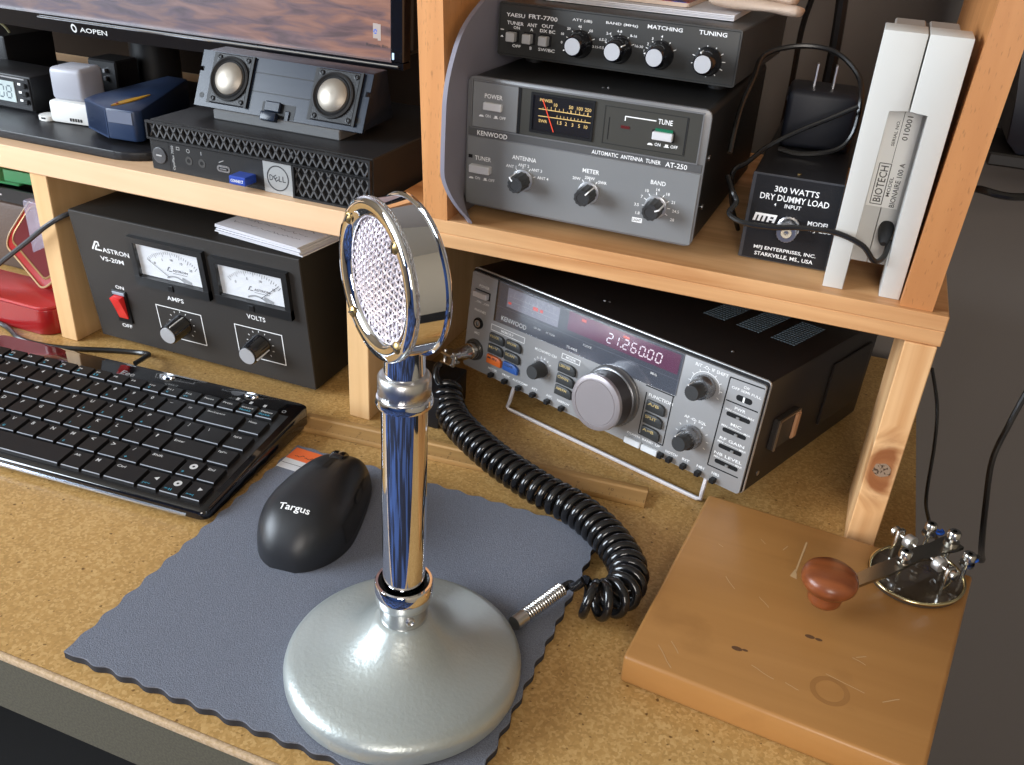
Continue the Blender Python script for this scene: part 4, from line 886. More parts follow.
io = thing('air_ionizer', 'tall off white air ionizer with a recessed label at the right end of the shelf', 'ionizer', (0.4246, 0.3167, 0.1801), 0.010, -0.0335)
IVORY = mat('ivory_plastic', (0.60, 0.595, 0.565), 0.45, bump=(1500, 0.1))
L_ = [(0, 0), (12.2, 0), (12.2, 110.2), (22.5, 110.2), (22.5, 151.5), (0, 151.5)]
R_ = [(33.4, 0), (45.4, 0), (45.4, 151.5), (23.3, 151.5), (23.3, 110.2), (33.4, 110.2)]
MB().poly(L_, -26, 0, PM(0, 0, 0), r=0.5).build('left_shell', IVORY, io)
MB().poly(R_, -26, 0, PM(0, 0, 0), r=0.5).build('right_shell', IVORY, io)
MB().box(5, 21.9, 26.2, 60, 14, 150, 0.8).build('rear_shell', mat('taupe_plastic', (0.30, 0.27, 0.24), 0.5), io)
MB().box(23.9, 40.4, 26.2, 60, 14, 150, 0.8).build('rear_shell', MATS['taupe_plastic'], io)
MB().box(21.95, 23.85, 26.5, 58, 15, 149).build('seam_filler', mat('dark_seam', (0.06, 0.055, 0.05), 0.7), io, False)
MB().box(12.0, 22.4, 20, 26.4, 13, 112).build('recess_panel', IVORY, io, False)
MB().box(22.9, 33.6, 20, 26.4, 13, 112).build('recess_panel', IVORY, io, False)
lb = MB().box(13.4, 31.6, 19.5, 20.1, 49, 106).build('label', mat('label_silver', (0.85, 0.84, 0.80), 0.4), io, False, label='silver rating label')
m = MB(); M = PM(0, 0, -19.4)
RT = lambda u, w: PM(u, w, -19.4) @ Matrix.Rotation(PI / 2, 4, 'Z')
m.text('BIOTECH', 2.0, 24.0, -2.2, 2.2, RT(18.8, 50)); m.text('MODEL', 6, 18, -1.0, 1.0, RT(24.2, 50)); m.text('BIONAIRE 100 A', 0, 27, -1.5, 1.5, RT(28.0, 49.8)); m.text('SERIAL NO.', 0, 15, -0.9, 0.9, RT(19.8, 86)); m.text('010001', 0, 14, -1.6, 1.6, RT(25.4, 90))
Mq = RT(18.8, 50)
for a, b in (((0.6, -3.3), (25.4, -3.3)), ((25.4, -3.3), (25.4, 3.3)), ((25.4, 3.3), (0.6, 3.3)), ((0.6, 3.3), (0.6, -3.3))): m.line(a, b, 0.5, Mq)
m.line((0, 0), (30, 0), 0.3, RT(22.0, 76)); m.build('lettering', mat('label_ink', (0.08, 0.075, 0.065), 0.6), lb, False)
MB().lathe([(4.4, -2), (4.4, 3), (3.6, 9), (2.4, 12), (1.8, 13)], PM(28.6, 36.5, -20) @ Matrix.Rotation(0.5, 4, 'X'), 20).build('cord_plug', RUBBER, io)

# ------------------------------------------------------------------ black box behind the microphone
tag(MB(1).box(0.1190, 0.1655, 0.3150, 0.3700, 0.0005, 0.0300, 0.002, 2).build('black_box', SATIN), 'small black box standing between the microphone and the transceiver', 'box')

# ------------------------------------------------------------------ transceiver
tx = thing('radio_transceiver', 'silver grey radio transceiver with a large tuning dial and lit frequency display', 'radio', (0.1539, 0.3864, 0.0242), -0.335, 0.100)
MB().box(-1.2, 265.2, 3.5, 215, 0.0, 86.2, 2.0, 2).build('case', KTOP, tx)
MB().poly(rrect(-1.4, 265.4, -0.4, 86.6, 3), -5.0, -3.2, PM(0, 0, 0), r=0.4).build('case_edge', mat('pale_case_edge', (0.62, 0.62, 0.62), 0.3, 0.6), tx, label='bright metal edge of the case')
MB().poly(rrect(-0.6, 264.8, 0.2, 85.8, 2.5), -3.4, -2.0, PM(0, 0, 0)).build('shadow_gap', BLACK, tx, False)
MB().poly(rrect(0, 264, 0, 84, 2), -2.6, 0, PM(0, 0, 0), r=0.4).build('front_panel', KFACE, tx)
# smoked display window
MB().poly([(28.2, 49.6), (201, 51.4), (201.4, 84), (29.3, 84)], 0, 0.5, PM(0, 0, 0)).build('window_backing', mat('window_reflection_slate', (0.13, 0.145, 0.17), 0.4), tx, False)  # backing and meter scale lightened to carry the pale reflection on the window
MB().rect(39.5, 91.6, 65.6, 81.6, PM(0, 0, 0.7)).build('meter_scale', mat('meter_scale_grey', (0.42, 0.43, 0.49), 0.4), tx, False)
MB().rect(100.6, 199, 67.2, 82.2, PM(0, 0, 0.7)).build('display_filter', mat('plum_filter', (0.24, 0.09, 0.16), 0.3), tx, False)
m = MB(); M = PM(0, 0, 0.8)
for k in range(11): m.line((46 + 4 * k, 75), (46 + 4 * k, 78.0 if k % 2 == 0 else 76.8), 0.5, M)
m.line((45, 75), (90, 75), 0.4, M); m.line((45, 71), (90, 71), 0.4, M)
for k, s_ in enumerate(('1', '3', '5', '7', '9', '20', '40', '60')): m.text(s_, 47 + 5.6 * k, None, 78.6, 80.4, M)
for k, s_ in enumerate(('0', '2', '4', '6', '8', '10')): m.text(s_, 52 + 7 * k, None, 67.6, 69.6, M)
m.text('S', 42.5, None, 74.4, 76.8, M); m.build('scale_print', mat('pale_print', (0.65, 0.65, 0.68), 0.5), tx, False)
m = MB(); m.rect(66, 71, 71.5, 74.4, M); m.rect(73, 76, 71.8, 74.2, M); m.rect(41.0, 44.2, 68.4, 70.2, M); m.rect(112.5, 117, 78.0, 80.2, M); m.rect(150.5, 156, 78.4, 80.2, M)
m.build('red_marks', mat('red_glow', (0.3, 0.05, 0.04), 0.5, emis=(0.8, 0.12, 0.10), estr=0.7), tx, False)
digits(MB(), '21.260.00', 137.2, 70.2, 4.2, 7.4, 7.1, 0.95, PM(0, 0, 0.95), 0, 0.10).build('frequency_digits', mat('digit_glow', (0.2, 0.2, 0.2), 0.5, emis=(0.95, 0.83, 0.90), estr=1.0), tx, False, label='lit frequency digits')
MB().rect(29.5, 200.6, 63.2, 63.7, PM(0, 0, 0.9)).build('window_line', mat('window_line', (0.22, 0.23, 0.26), 0.4), tx, False)
MB().poly([(28.4, 50.0), (200.6, 51.8), (200.9, 83.6), (29.6, 83.6)], 1.0, 1.5, PM(0, 0, 0)).build('window_pane', clear('smoked_pane', (0.92, 0.92, 0.94), gloss=0.12, rough=0.12), tx, False)
MB().box(27.8, 29.6, -0.6, 0.4, 49.6, 84).build('window_edge', BLACK, tx, False)
m = MB(); M = PM(0, 0, 1.7)
m.text('KENWOOD', 36.6, 62.8, 53.2, 57.2, M); m.text('TS-440S', 103, 113.5, 53.4, 55.4, M); m.text('F.LOCK', 118, 126, 60.2, 62.0, M); m.text('MHz', 178.6, 184, 60.3, 62.2, M); m.text('ON AIR', 70, 77, 57.6, 59.2, M); m.text('AT TUNE', 82, 91, 57.6, 59.2, M)
m.build('window_lettering', mat('window_print', (0.6, 0.6, 0.6), 0.5), tx, False)
# buttons
press_button(tx, 5.7, 20.3, 64.4, 69.4, 4.5, mat('bright_button', (0.6, 0.6, 0.62), 0.3, 0.3))
KEYM = mat('radio_key_dark', (0.035, 0.037, 0.038), 0.4)
def rkey(u, w, wd, ht, m, text, ink=None):
    P = [(u, w), (u + wd, w), (u + wd, w + ht * 0.5)] + [(u + wd - 5.2 * (1 - math.cos(a)), w + ht * 0.5 + ht * 0.5 * math.sin(a)) for a in (0.5, 1.0, PI / 2)] + [(u, w + ht)]
    k_ = MB().poly(P, 0, 2.8, PM(0, 0, 0), r=0.5).build('key', m, tx)
    MB().text(text, u + 1.4, u + wd - 4.6, w + ht * 0.58, w + ht * 0.86, PM(0, 0, 2.95)).build('legend', ink or mat('amber_ink', (0.50, 0.38, 0.16), 0.5), k_, False)
rkey(27.2, 31.6, 15.4, 7.6, KEYM, 'F.LOCK'); rkey(45.0, 31.8, 15.6, 7.8, KEYM, 'VFO/M'); rkey(27.0, 21.8, 15.6, 7.8, KEYM, 'M>V'); rkey(44.9, 21.8, 15.6, 7.8, KEYM, 'SCAN')
rkey(26.9, 12.4, 15.6, 7.6, mat('orange_key', (0.62, 0.13, 0.02), 0.4), 'M.IN', DARKINK); rkey(44.8, 12.6, 15.6, 7.6, mat('blue_key', (0.03, 0.10, 0.36), 0.4), 'CLEAR', DARKINK)
for w, s_ in ((32.4, 'LSB/USB'), (22.6, 'CW/N'), (12.8, 'AM/FM')): rkey(99.0, w, 16.2, 8.0, KEYM, s_)
for w, s_ in ((32.6, 'A/B'), (22.2, 'SPLIT'), (11.6, 'A=B')): rkey(180.6, w, 15.6, 8.2, KEYM, s_)
for u in (168.4, 183.6): MB().box(u, u + 14.0, -3.2, 0, 0.2, 5.2, 0.5).build('band_button', mat('pale_band_button', (0.62, 0.64, 0.66), 0.35), tx)
for u in (33.7, 48.7, 63.7, 78.8, 93.6, 108.2, 200.4, 207.9, 219.8, 231.9, 244.1):
    MB().box(u - 2.0, u + 2.0, -5.0, 0, 1.0, 4.8, 0.5).build('push_switch', BLACK, tx)
# lettering and printed lines
m = MB(); M = PM(0, 0, 0.06)
def frm(x0, x1, y0, y1, t=0.4):
    for a, b in (((x0, y0), (x1, y0)), ((x1, y0), (x1, y1)), ((x1, y1), (x0, y1)), ((x0, y1), (x0, y0))): m.line(a, b, t, M)
m.text('POWER', 8.5, 19.5, 72.4, 74.8, M); m.text('_ON  _OFF', 6, 21, 58.6, 60.6, M); m.text('PHONES', 6.4, 18.6, 51.2, 53.2, M); m.text('MIC', 9.0, 14.4, 31.4, 33.6, M)
MB().frame(26.0, 61.8, 40.8, 46.0, 0.4, 0, 0.05, M).build('legend_outline', WHITEINK, tx, False); m.text('MEMORY', 37, 50, 42.2, 44.4, M)
m.text('M.CH/VFO CH', 73, 94.5, 40.2, 42.4, M); MB().frame(99.4, 117, 42.6, 47.0, 0.4, 0, 0.05, M).build('legend_outline', WHITEINK, tx, False); m.text('MODE', 103.4, 112.8, 43.8, 45.8, M)
m.text('FUNCTION', 180, 200.4, 42.6, 45.2, M); m.text('DOWN  BAND  UP', 168.6, 197.4, 7.0, 8.8, M)
for u, s_ in ((33, 'METER'), (48, 'PROC'), (63, 'ALC/COMP'), (78.4, 'ATT'), (93.4, 'AGC'), (107.6, 'NARROW'), (207.6, 'NOTCH'), (219.8, 'RIT'), (231.9, 'NB1'), (244.1, 'NB2')):
    m.text(s_, u - 1.0 * len(s_), u + 1.0 * len(s_), 6.2, 8.2, M)
m.text('RIT -O- IF SHIFT', 210.6, 236.2, 79.2, 81.6, M); m.text('AF -O- SQL', 211, 228.6, 38.6, 41.0, M)
for cu, cw in ((221.1, 67.0), (220.0, 26.9)):
    for k in range(9):
        a = PI * (1.15 - 1.3 * k / 8); m.line((cu + 11.6 * math.cos(a), cw + 10.2 * math.sin(a)), (cu + 13.4 * math.cos(a), cw + 12.0 * math.sin(a)), 0.5, M)
arc = [(221.1 + 11.4 * math.cos(a), 67 + 10.4 * math.sin(a)) for a in [PI * (1.05 - 1.1 * k / 24) for k in range(25)]]
q = MB()
for a, b in zip(arc, arc[1:]): q.line(a, b, 0.35, M)
q.build('scale_arc', WHITEINK, tx, False)
for k in range(6):
    a = PI * (0.8 - 0.6 * k / 5); m.line((82 + 8.6 * math.cos(a), 26.6 + 8.6 * math.sin(a)), (82 + 10.4 * math.cos(a), 26.6 + 10.4 * math.sin(a)), 0.5, M)
m.text('CW', 248.6, 253, 76.4, 78.4, M); m.text('OFF SEMI FULL', 240.2, 262.4, 73.4, 75.2, M)
for w, s_ in ((54.6, 'PWR'), (42.2, 'MIC'), (29.6, 'RF GAIN'), (17.4, 'NB LEVEL')):
    m.text(s_, 250 - 1.35 * len(s_), 250 + 1.35 * len(s_), w + 4.8, w + 7.0, M); m.text('MIN', 239.6, 244, w + 2.2, w + 3.8, M); m.text('MAX', 256.6, 261.6, w + 2.0, w + 3.6, M); m.line((245, w + 3), (256, w + 2.8), 0.3, M)
m.build('lettering', mat('panel_white', (0.82, 0.82, 0.82), 0.5), tx, False, kind='stuff')
m = MB(); M = PM(0, 0, 0.07)
for a, b in (((177.8, 45), (177.8, 11)), ((177.8, 11), (199.4, 10)), ((199.4, 50), (199.4, 10)), ((176, 50.0), (200.4, 50.2)), ((237.6, 80.6), (263, 81.6)), ((237.6, 80.6), (236.6, 11.6)), ((236.6, 11.6), (260.6, 12.0)), ((238.4, 63.8), (262.4, 64.0))): m.line(a, b, 0.9, M)
m.build('panel_groove', BLACK, tx, False)
MB().poly(rrect(245, 257, 66.6, 70.8, 2), 0, 0.12, PM(0, 0, 0)).build('slide_slot', BLACK, tx, False)
MB().rect(250.2, 251.6, 66.8, 70.6, PM(0, 0, 0.5)).build('slide_tip', WHITEINK, tx, False)
for w, du in ((54.8, 0), (42.4, 1.6), (29.6, 1.8), (17.4, 0.6)):
    MB().poly(rrect(241, 259, w - 1.6, w + 1.6, 1.4), 0, 0.12, PM(0, 0, 0)).build('slide_slot', BLACK, tx, False)
    MB().box(249 + du, 251.4 + du, -1.6, 0, w - 1.2, w + 0.4, 0.2).build('slide_tip', mat('slider_grey', (0.2, 0.2, 0.2), 0.4), tx)
# sockets and knobs
MB().lathe2([(2.6, 0), (5.0, 0), (4.6, 1.6), (3.0, 1.6)], PM(12.2, 41.4, 0), 28).build('phones_jack', BLACK, tx)
MB().lathe2([(2.2, 1.2), (3.0, 1.2), (3.0, 1.9), (2.2, 1.9)], PM(12.2, 41.4, 0), 24).build('jack_ring', STEEL, tx)
MB().lathe2([(7.2, 0), (9.4, 0), (9.0, 2.4), (7.2, 2.4)], PM(11.4, 17.5, 0), 32).build('microphone_socket', mat('dull_ring', (0.09, 0.085, 0.08), 0.35, 0.6), tx)
k_ = MB().lathe([(7.2, 0.2), (7.0, 1.5), (6.4, 2), (5.9, 11.6), (5.4, 12.4), (0, 12.4)], PM(82, 26.6, 0), 48, 24, 0.05).build('knob', KNOBGREY, tx, angle=50)
MB().lathe2([(6.6, 0.1), (8.4, 0.1), (8.0, 1.4), (6.6, 1.4)], PM(82, 26.6, 0), 32).build('knob_skirt', STEEL, k_)
for cu, cw in ((221.1, 67.0), (220.0, 26.9)):
    k_ = MB().lathe([(8.8, 0.3), (8.8, 4.0), (8.2, 4.6), (7.8, 9.4), (5.8, 9.6)], PM(cu, cw, 0), 60, 30, 0.04).build('outer_knob', mat('steel_knob', (0.30, 0.30, 0.31), 0.22, 0.9), tx, angle=50)
    MB().lathe([(6.0, 9.4), (5.8, 18.2), (5.3, 19.0), (0, 19.0)], PM(cu, cw, 0), 48, 24, 0.05).build('inner_knob', KNOBGREY, k_, angle=50)
    MB().box(-0.35, 0.35, 5.2, 6.3, 9.8, 18.6, M=PM(cu, cw, 0) @ Matrix.Rotation(0.7, 4, 'Z')).build('pointer_line', WHITEINK, k_, False)
dl_ = MB().lathe([(24.2, 0.2), (24.2, 2.2), (23.2, 3.0), (23.0, 6.5), (22.0, 7.2)], PM(150.2, 31.2, 0), 96, 48, 0.015).build('dial_ring', mat('ribbed_ring', (0.2, 0.2, 0.205), 0.3, 0.7), tx, angle=50, label='ribbed silver ring behind the dial')
MB().lathe([(21.8, 6.8), (21.6, 19.5)], PM(150.2, 31.2, 0), 64).build('dial_grip', mat('dial_rubber', (0.035, 0.028, 0.028), 0.45), dl_)
MB().lathe([(21.6, 19.4), (21.9, 20.2), (21.4, 22.6), (19.6, 23.4), (17.9, 23.5), (17.7, 23.0), (17.3, 23.0), (17.1, 23.4), (0, 23.3)], PM(150.2, 31.2, 0), 64).build('dial_face', mat('mauve_grey_dial', (0.36, 0.325, 0.335), 0.36, 0.45), dl_, label='mauve grey dial face')
# case details
for x0 in (176, 205, 234):
    g = MB()
    for k in range(13):
        for j in range(8): g.box(x0 - 8 + 2.45 * j, x0 - 8 + 2.45 * j + 1.75, 84 + 4.6 * k, 84 + 4.6 * k + 2.6, 86.1, 86.5)
    g.build('vent_slots', mat('vent_grey', (0.10, 0.135, 0.16), 0.4), tx, False, kind='stuff')
m = MB(); m.cyl(1.2, 0, 0.5, Matrix.Translation((108, 34, 86.2)), 10); m.cyl(0.8, 0, 0.5, Matrix.Translation((112, 35, 86.2)), 8); m.build('top_screw', STEEL, tx)
m = MB(); m.cyl(1.2, 0, 0.5, Matrix.Translation((222, 30, 86.2)), 10); m.build('top_screw', STEEL, tx)
hb = MB().box(264.8, 269.5, 26, 62, 28, 52, 0.8).build('handle_bracket', mat('handle_dark', (0.03, 0.027, 0.025), 0.35), tx)
MB().box(269.2, 270.6, 27, 28.6, 28, 52).build('bracket_trim', mat('bronze_trim', (0.42, 0.32, 0.22), 0.3, 0.8), hb, False)
MB().box(269.2, 270.6, 27, 61, 50.6, 52).build('bracket_trim', MATS['bronze_trim'], hb, False)
MB().box(268.5, 271.5, 53.5, 61.5, 29, 51, 1.4).build('strap_end', mat('tan_strap', (0.36, 0.2, 0.11), 0.5), hb)
MB().cyl(1.8, 0, 0.7, Matrix.Translation((265.1, 22, 10)) @ Matrix.Rotation(PI / 2, 4, 'Y'), 12).build('side_screw', STEEL, tx)
MB().box(265, 267, 120, 200, 18, 70, 0.5).build('side_panel', KTOP, tx)
for u in (18, 246): MB().cyl(8, -3.4, 0.5, Matrix.Translation((u, 203, 0)), 16).build('foot', RUBBER, tx)
ba = MB().tube([(53.0, 8, 2.5), (52.0, 4, -17.0), (51.4, 2.8, -20.6), (54.0, 2.4, -22.0), (145, 4.5, -21.8), (232, 6.4, -21.6), (235.0, 6.6, -20.4), (234.6, 7.2, -17), (233.4, 12, 1.0)], 1.7, 8).build('tilt_bail', mat('white_wire', (0.72, 0.70, 0.74), 0.25, 0.3), tx)

# ------------------------------------------------------------------ folding ruler strip on the desk
ru = thing('wooden_ruler', 'worn wooden ruler lying on the desk in front of the transceiver', 'ruler', (0.0665, 0.2652, 0.0004), 0.080)

MB().poly([(0, 0), (19.5, 0), (19.5, 5.4), (14.5, 5.4), (13.6, 4.0), (0.4, 4.0)], 0, 276, Mx, r=0.25).build('strip', RULERWOOD, ru)
m = MB(); rr = random.Random(5)
for k in range(1, 56):
    m.rect(5 * k - 0.25, 5 * k + 0.25, 0.8, 2.6 if k % 5 else 4.6, Matrix.Translation((0, 0, 4.12)))
for k in range(1, 11): m.text(str(k), 25 * k, None, 6.4, 10.0, Matrix.Translation((0, 0, 4.12)))
m.build('graduations', mat('faded_ink', (0.24, 0.14, 0.05), 0.7), ru, False)

# ------------------------------------------------------------------ keyboard
kb = thing('keyboard', 'gloss black compact computer keyboard at the left of the desk', 'keyboard', (0.0764, 0.1383, 0.0004), 0.060)
ROT = math.atan2(8.0, 141)
body = [(-8.5, 3.0), (-8.5, 6.6), (-6.0, 9.6), (-1.0, 11.0), (133.0, 18.6), (137.0, 17.5), (138.5, 13.0), (137.5, 3.0)]
KX0 = -296.0
m = MB()
P_ = [(x, y) for x, y in rrect(KX0, 3.5, -1.5, 138.5, 7, 5)]
def ktop(y): return 11.0 + (y + 1) * 7.6 / 134
n_ = len(P_)
V = [(x, y, 4.2 if y < 10 else 2.6) for x, y in P_] + [(x, y, ktop(y) - 1.6) for x, y in P_] + [(KX0 + 148 + (x - KX0 - 148) * 0.991, 65 + (y - 65) * 0.978, ktop(65 + (y - 65) * 0.978)) for x, y in P_]
F = [tuple(range(n_ - 1, -1, -1)), tuple(range(2 * n_, 3 * n_))] + [(r_ * n_ + i, r_ * n_ + (i + 1) % n_, (r_ + 1) * n_ + (i + 1) % n_, (r_ + 1) * n_ + i) for r_ in (0, 1) for i in range(n_)]
m._add(V, F); m.build('case', GLOSS, kb, angle=50)
MB().poly([(-2.4, 4.6), (-2.4, 6.0), (-1.0, 7.2), (-1.0, 4.6)], KX0 + 14, -12, Mx).build('front_trim', mat('blue_steel_trim', (0.55, 0.62, 0.75), 0.12, 1.0), kb, False, label='bright metallic trim along the front edge')
for x in (-276, -22):
    for y in (12, 122): MB().cyl(5, 0, 2.8, Matrix.Translation((x, y, 0)), 12).build('foot', RUBBER, kb)
SLOPE = Matrix.Translation((0, -1, 11.0)) @ Matrix.Rotation(math.atan(7.6 / 134), 4, 'X') @ Matrix.Translation((0, 1, 0))
m = MB(); m.box(KX0 + 7, -3.2, 3.0, 117.5, 0.02, 0.25, M=SLOPE); m.build('key_well', mat('key_well', (0.012, 0.011, 0.011), 0.35), kb, False)
KM = mat('matte_key', (0.008, 0.008, 0.009), 0.42, spec=0.35)
KE = mat('key_edge_highlight', (0.30, 0.32, 0.36), 0.3)  # pale strip painted as the highlight on each key's front edge
LW = mat('key_white', (0.6, 0.6, 0.6), 0.5); LB = mat('key_blue', (0.06, 0.36, 0.52), 0.5)
cache = {}
def key(x0, x1, y0, y1, leg='', sub='', small=False, pic=None):
    w, d = round(x1 - x0, 1), round(y1 - y0, 1)
    if (w, d) not in cache:
        q = MB(); t = 3.2
        V = [(0, 0, 0), (w, 0, 0), (w, d, 0), (0, d, 0), (0.5, 0.9, t - 0.4), (w - 0.5, 0.9, t - 0.4), (w - 0.5, d - 0.5, t), (0.5, d - 0.5, t)]
        V += [(0.34, 0.62, t - 1.15), (w - 0.34, 0.62, t - 1.15)]
        q._add(V, [(3, 2, 1, 0), (4, 5, 6, 7), (0, 1, 9, 8), (8, 9, 5, 4), (1, 2, 6, 5, 9), (2, 3, 7, 6), (3, 0, 8, 4, 7)])
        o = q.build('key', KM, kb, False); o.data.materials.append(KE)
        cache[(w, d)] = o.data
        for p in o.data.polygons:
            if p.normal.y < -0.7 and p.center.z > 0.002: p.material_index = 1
    else:
        o = bpy.data.objects.new('key', cache[(w, d)]); C.objects.link(o); o.parent = kb
    o.matrix_local = Matrix.Diagonal((1, 1, 1, 1)) @ Matrix.Translation(0.001 * (SLOPE @ Vector((x0, y0, 0.25)))) @ Matrix.Rotation(math.atan(7.6 / 134), 4, 'X')
    T = Matrix.Translation((0, 0, 3.28))
    if leg:
        q = MB(); h = 2.3 if small else 3.3
        if len(leg) > 1: q.text(leg, 2.2, min(w - 2.5, 2.2 + 1.7 * len(leg)), d - 5.4, d - 5.4 + (1.9 if small else 2.3), T)
        elif leg in '-=': [q.rect(3.4, 6.2, d - 5.0 - j, d - 4.6 - j, T) for j in ((0,) if leg == '-' else (0, 1.1))]
        else: q.text(leg, 3.6, None, d - 2.6 - h, d - 2.6, Matrix.Translation((0.8, 0, 3.28)))
        q.build('legend', LW, o, False)
    if sub:
        q = MB()
        if sub in '-_': q.rect(3.2, 5.2, 3.2, 3.6, T)
        else: q.text(sub, 4.0, None, 2.6, 4.8, T) if len(sub) == 1 else q.text(sub, 2.2, 2.2 + 1.9 * len(sub), 2.6, 4.6, T); q.build('legend', LB, o, False)
    if pic == 'disc':
        q = MB(); q.lathe2([(1.0, 0), (2.9, 0), (2.9, 0.06), (1.0, 0.06)], Matrix.Translation((w * 0.55, d * 0.62, 3.25)), 20); q.build('legend', LW, o, False)
    if pic in ('left', 'right'):
        s_ = -1 if pic == 'left' else 1; q = MB(); q._add([(w * 0.6 + s_ * 2.2, d * 0.6, 3.3), (w * 0.6 - s_ * 1.2, d * 0.6 + 1.9, 3.3), (w * 0.6 - s_ * 1.2, d * 0.6 - 1.9, 3.3)], [(0, 1, 2)]); q.build('legend', LW, o, False)
    return o
RW = [4.6, 24.2, 44.3, 63.8, 84.6, 105.6]                 # front edges of the rows
def row(x_first, pitch, y, dep, items, wd=15.0, small=False):
    for k, it in enumerate(items):
        a, b = it if isinstance(it, tuple) else (it, ''); key(x_first + pitch * k, x_first + pitch * k + wd, y, y + dep, a, b, small)
# function row
fk = [('Esc', ''), ('F1', 'zz'), ('F2', 'wi'), ('F3', ''), ('F4', '*'), ('F5', '*'), ('F6', '#'), ('F7', '[]'), ('F8', ''), ('F9', ''), ('F10', '<'), ('F11', '<'), ('F12', '<<'), ('Pause', ''), ('PrtSc', ''), ('Insert', 'NumLk'), ('Delete', 'ScrLk')]
for k, (a, b) in enumerate(fk): key(-25.5 - 16.75 * (16 - k), -25.5 - 16.75 * (16 - k) + 14.6, 105.6, 117.0, a, b, True)
row(-63.0 - 17.2 * 12 - 17.2, 17.2, 84.6, 17.4, ['`', '1', '2', '3', '4', '5', '6', ('7', '7'), ('8', '8'), ('9', '9'), ('0', '/'), '-', '='])
key(-63.0 + 0.0, -30.4, 84.6, 102.0, 'Backspace')
row(-256.5, 17.2, 63.8, 17.4, ['Q', 'W', 'E', 'R', 'T', 'Y', ('U', '4'), ('I', '5'), ('O', '6'), ('P', '*'), '[', ']'])
key(-284.5, -258.5, 63.8, 81.2, 'Tab'); key(-50.0, -30.0, 63.8, 81.2, '\\')
row(-252.6, 17.2, 44.3, 17.2, ['A', 'S', 'D', ('F', '_'), 'G', 'H', ('J', '1'), ('K', '2'), ('L', '3'), (';', '-'), "'"])
key(-284.5, -254.6, 44.3, 61.5, 'Caps'); key(-63.4, -29.6, 44.3, 61.5, 'Enter')
row(-243.5, 17.6, 24.2, 17.4, ['Z', 'X', 'C', ('V', '@'), 'B', 'N', ('M', '0'), '<', '>', ('/', '+')])
key(-284.5, -245.6, 24.2, 41.6, 'Shift'); key(-67.4, -40.6, 24.2, 41.6, 'Shift'); key(-38.2, -23.4, 24.2, 41.6, '', '*', pic='disc')
key(-284.5, -262, 4.6, 22.0, 'Ctrl'); key(-260, -243.4, 4.6, 22.0, 'Fn'); key(-241.4, -226.4, 4.6, 22.0, 'Win'); key(-224.4, -207.4, 4.6, 22.0, 'Alt')
key(-205.4, -120.0, 4.6, 22.0); key(-117.6, -102.0, 4.6, 22.0, 'Alt'); key(-100.0, -84.6, 4.6, 22.0, 'M'); key(-82.0, -56.8, 4.6, 22.0, 'Ctrl')
key(-54.4, -39.6, 4.6, 22.0, '', '|<<', pic='left'); key(-37.2, -22.4, 4.6, 22.0, '', '>||', pic='disc'); key(-20.2, -5.4, 4.6, 22.0, '', '>>|', pic='right')
for y, s_ in ((84.6, 'Home'), (63.8, 'PgUp'), (44.3, 'PgDn'), (24.2, 'End')): key(-26.6 + (0 if y > 30 else 5.4), -9.4 + (0 if y > 30 else 2.2), y, y + 16.6, s_)
for x in (-120.5, -44.0):
    MB().lathe([(6.2, 0), (6.2, 1.0), (5.2, 2.0), (0, 2.3)], SLOPE @ Matrix.Translation((x, 131.5, -0.2)) @ Matrix.Diagonal((1.0, 0.55, 1, 1)), 24).build('silver_stud', CHROME, kb)
m = MB(); T = SLOPE @ Matrix.Translation((0, 0, 0.15))

for a, b in ((-53, 123), (-40.6, 122), (-28.4, 122)): MB().rect(a, a + 2.5, b, b + 3.2, T).build('indicator_mark', mat('mark_pale', (0.5, 0.5, 0.5), 0.4), kb, False)
MB().lathe2([(1.2, 0), (1.7, 0), (1.7, 0.05), (1.2, 0.05)], T @ Matrix.Translation((-9.5, 122, 0)), 16).build('indicator_ring', mat('mark_grey', (0.32, 0.32, 0.33), 0.4), kb, False)
m.text('Eee', -160, -147, 121.5, 127.0, T @ Matrix.Shear('XZ', 4, (0, 0)) if False else T); m.build('lettering', mat('mark_grey', (0.32, 0.32, 0.33), 0.4), kb, False)
tag(MB(1).tube(smooth_path([(-0.335, 0.302, 0.0026), (-0.2676, 0.2945, 0.0026), (-0.2350, 0.2820, 0.0026), (-0.2060, 0.2810, 0.0026), (-0.1778, 0.2885, 0.0026), (-0.1469, 0.3010, 0.0026), (-0.1220, 0.3080, 0.0030), (-0.1085, 0.3030, 0.0070), (-0.1020, 0.2900, 0.0110), (-0.1005, 0.2780, 0.0120)]), 0.0022, 8).build('keyboard_cable', mat('keyboard_cable_black', (0.012, 0.012, 0.013), 0.3)), 'black cable running along the desk into the back of the keyboard', 'cable')

# ------------------------------------------------------------------ mouse pad, sticker, mouse
x0, x1, y0, y1 = 0.0830, 0.3235, 0.0105, 0.2410
per = []
def edge(a, b, nw):
    a = Vector(a); b = Vector(b); d = b - a; n = Vector((d.y, -d.x)).normalized()
    k = nw * 8
    for i in range(k):
        t = i / k; env = min(1, 12 * t, 12 * (1 - t)); per.append(tuple(a + d * t + n * 0.0011 * env * math.sin(2 * PI * nw * t)))
edge((x0, y0), (x1, y0), 14); edge((x1, y0), (x1, y1), 13); edge((x1, y1), (x0, y1), 14); edge((x0, y1), (x0, y0), 13)
mp_ = thing('mouse_pad', 'grey blue fabric mouse pad with scalloped edges under the microphone', 'mouse pad', (0, 0, 0.0003))
MB(1).poly(per, 0, 0.0042).build('foam_base', FOAM, mp_, angle=60)
MB(1).poly([(px * 1.0, py) for px, py in per], 0.0042, 0.0052).build('fabric_top', FABRIC, mp_, angle=60)
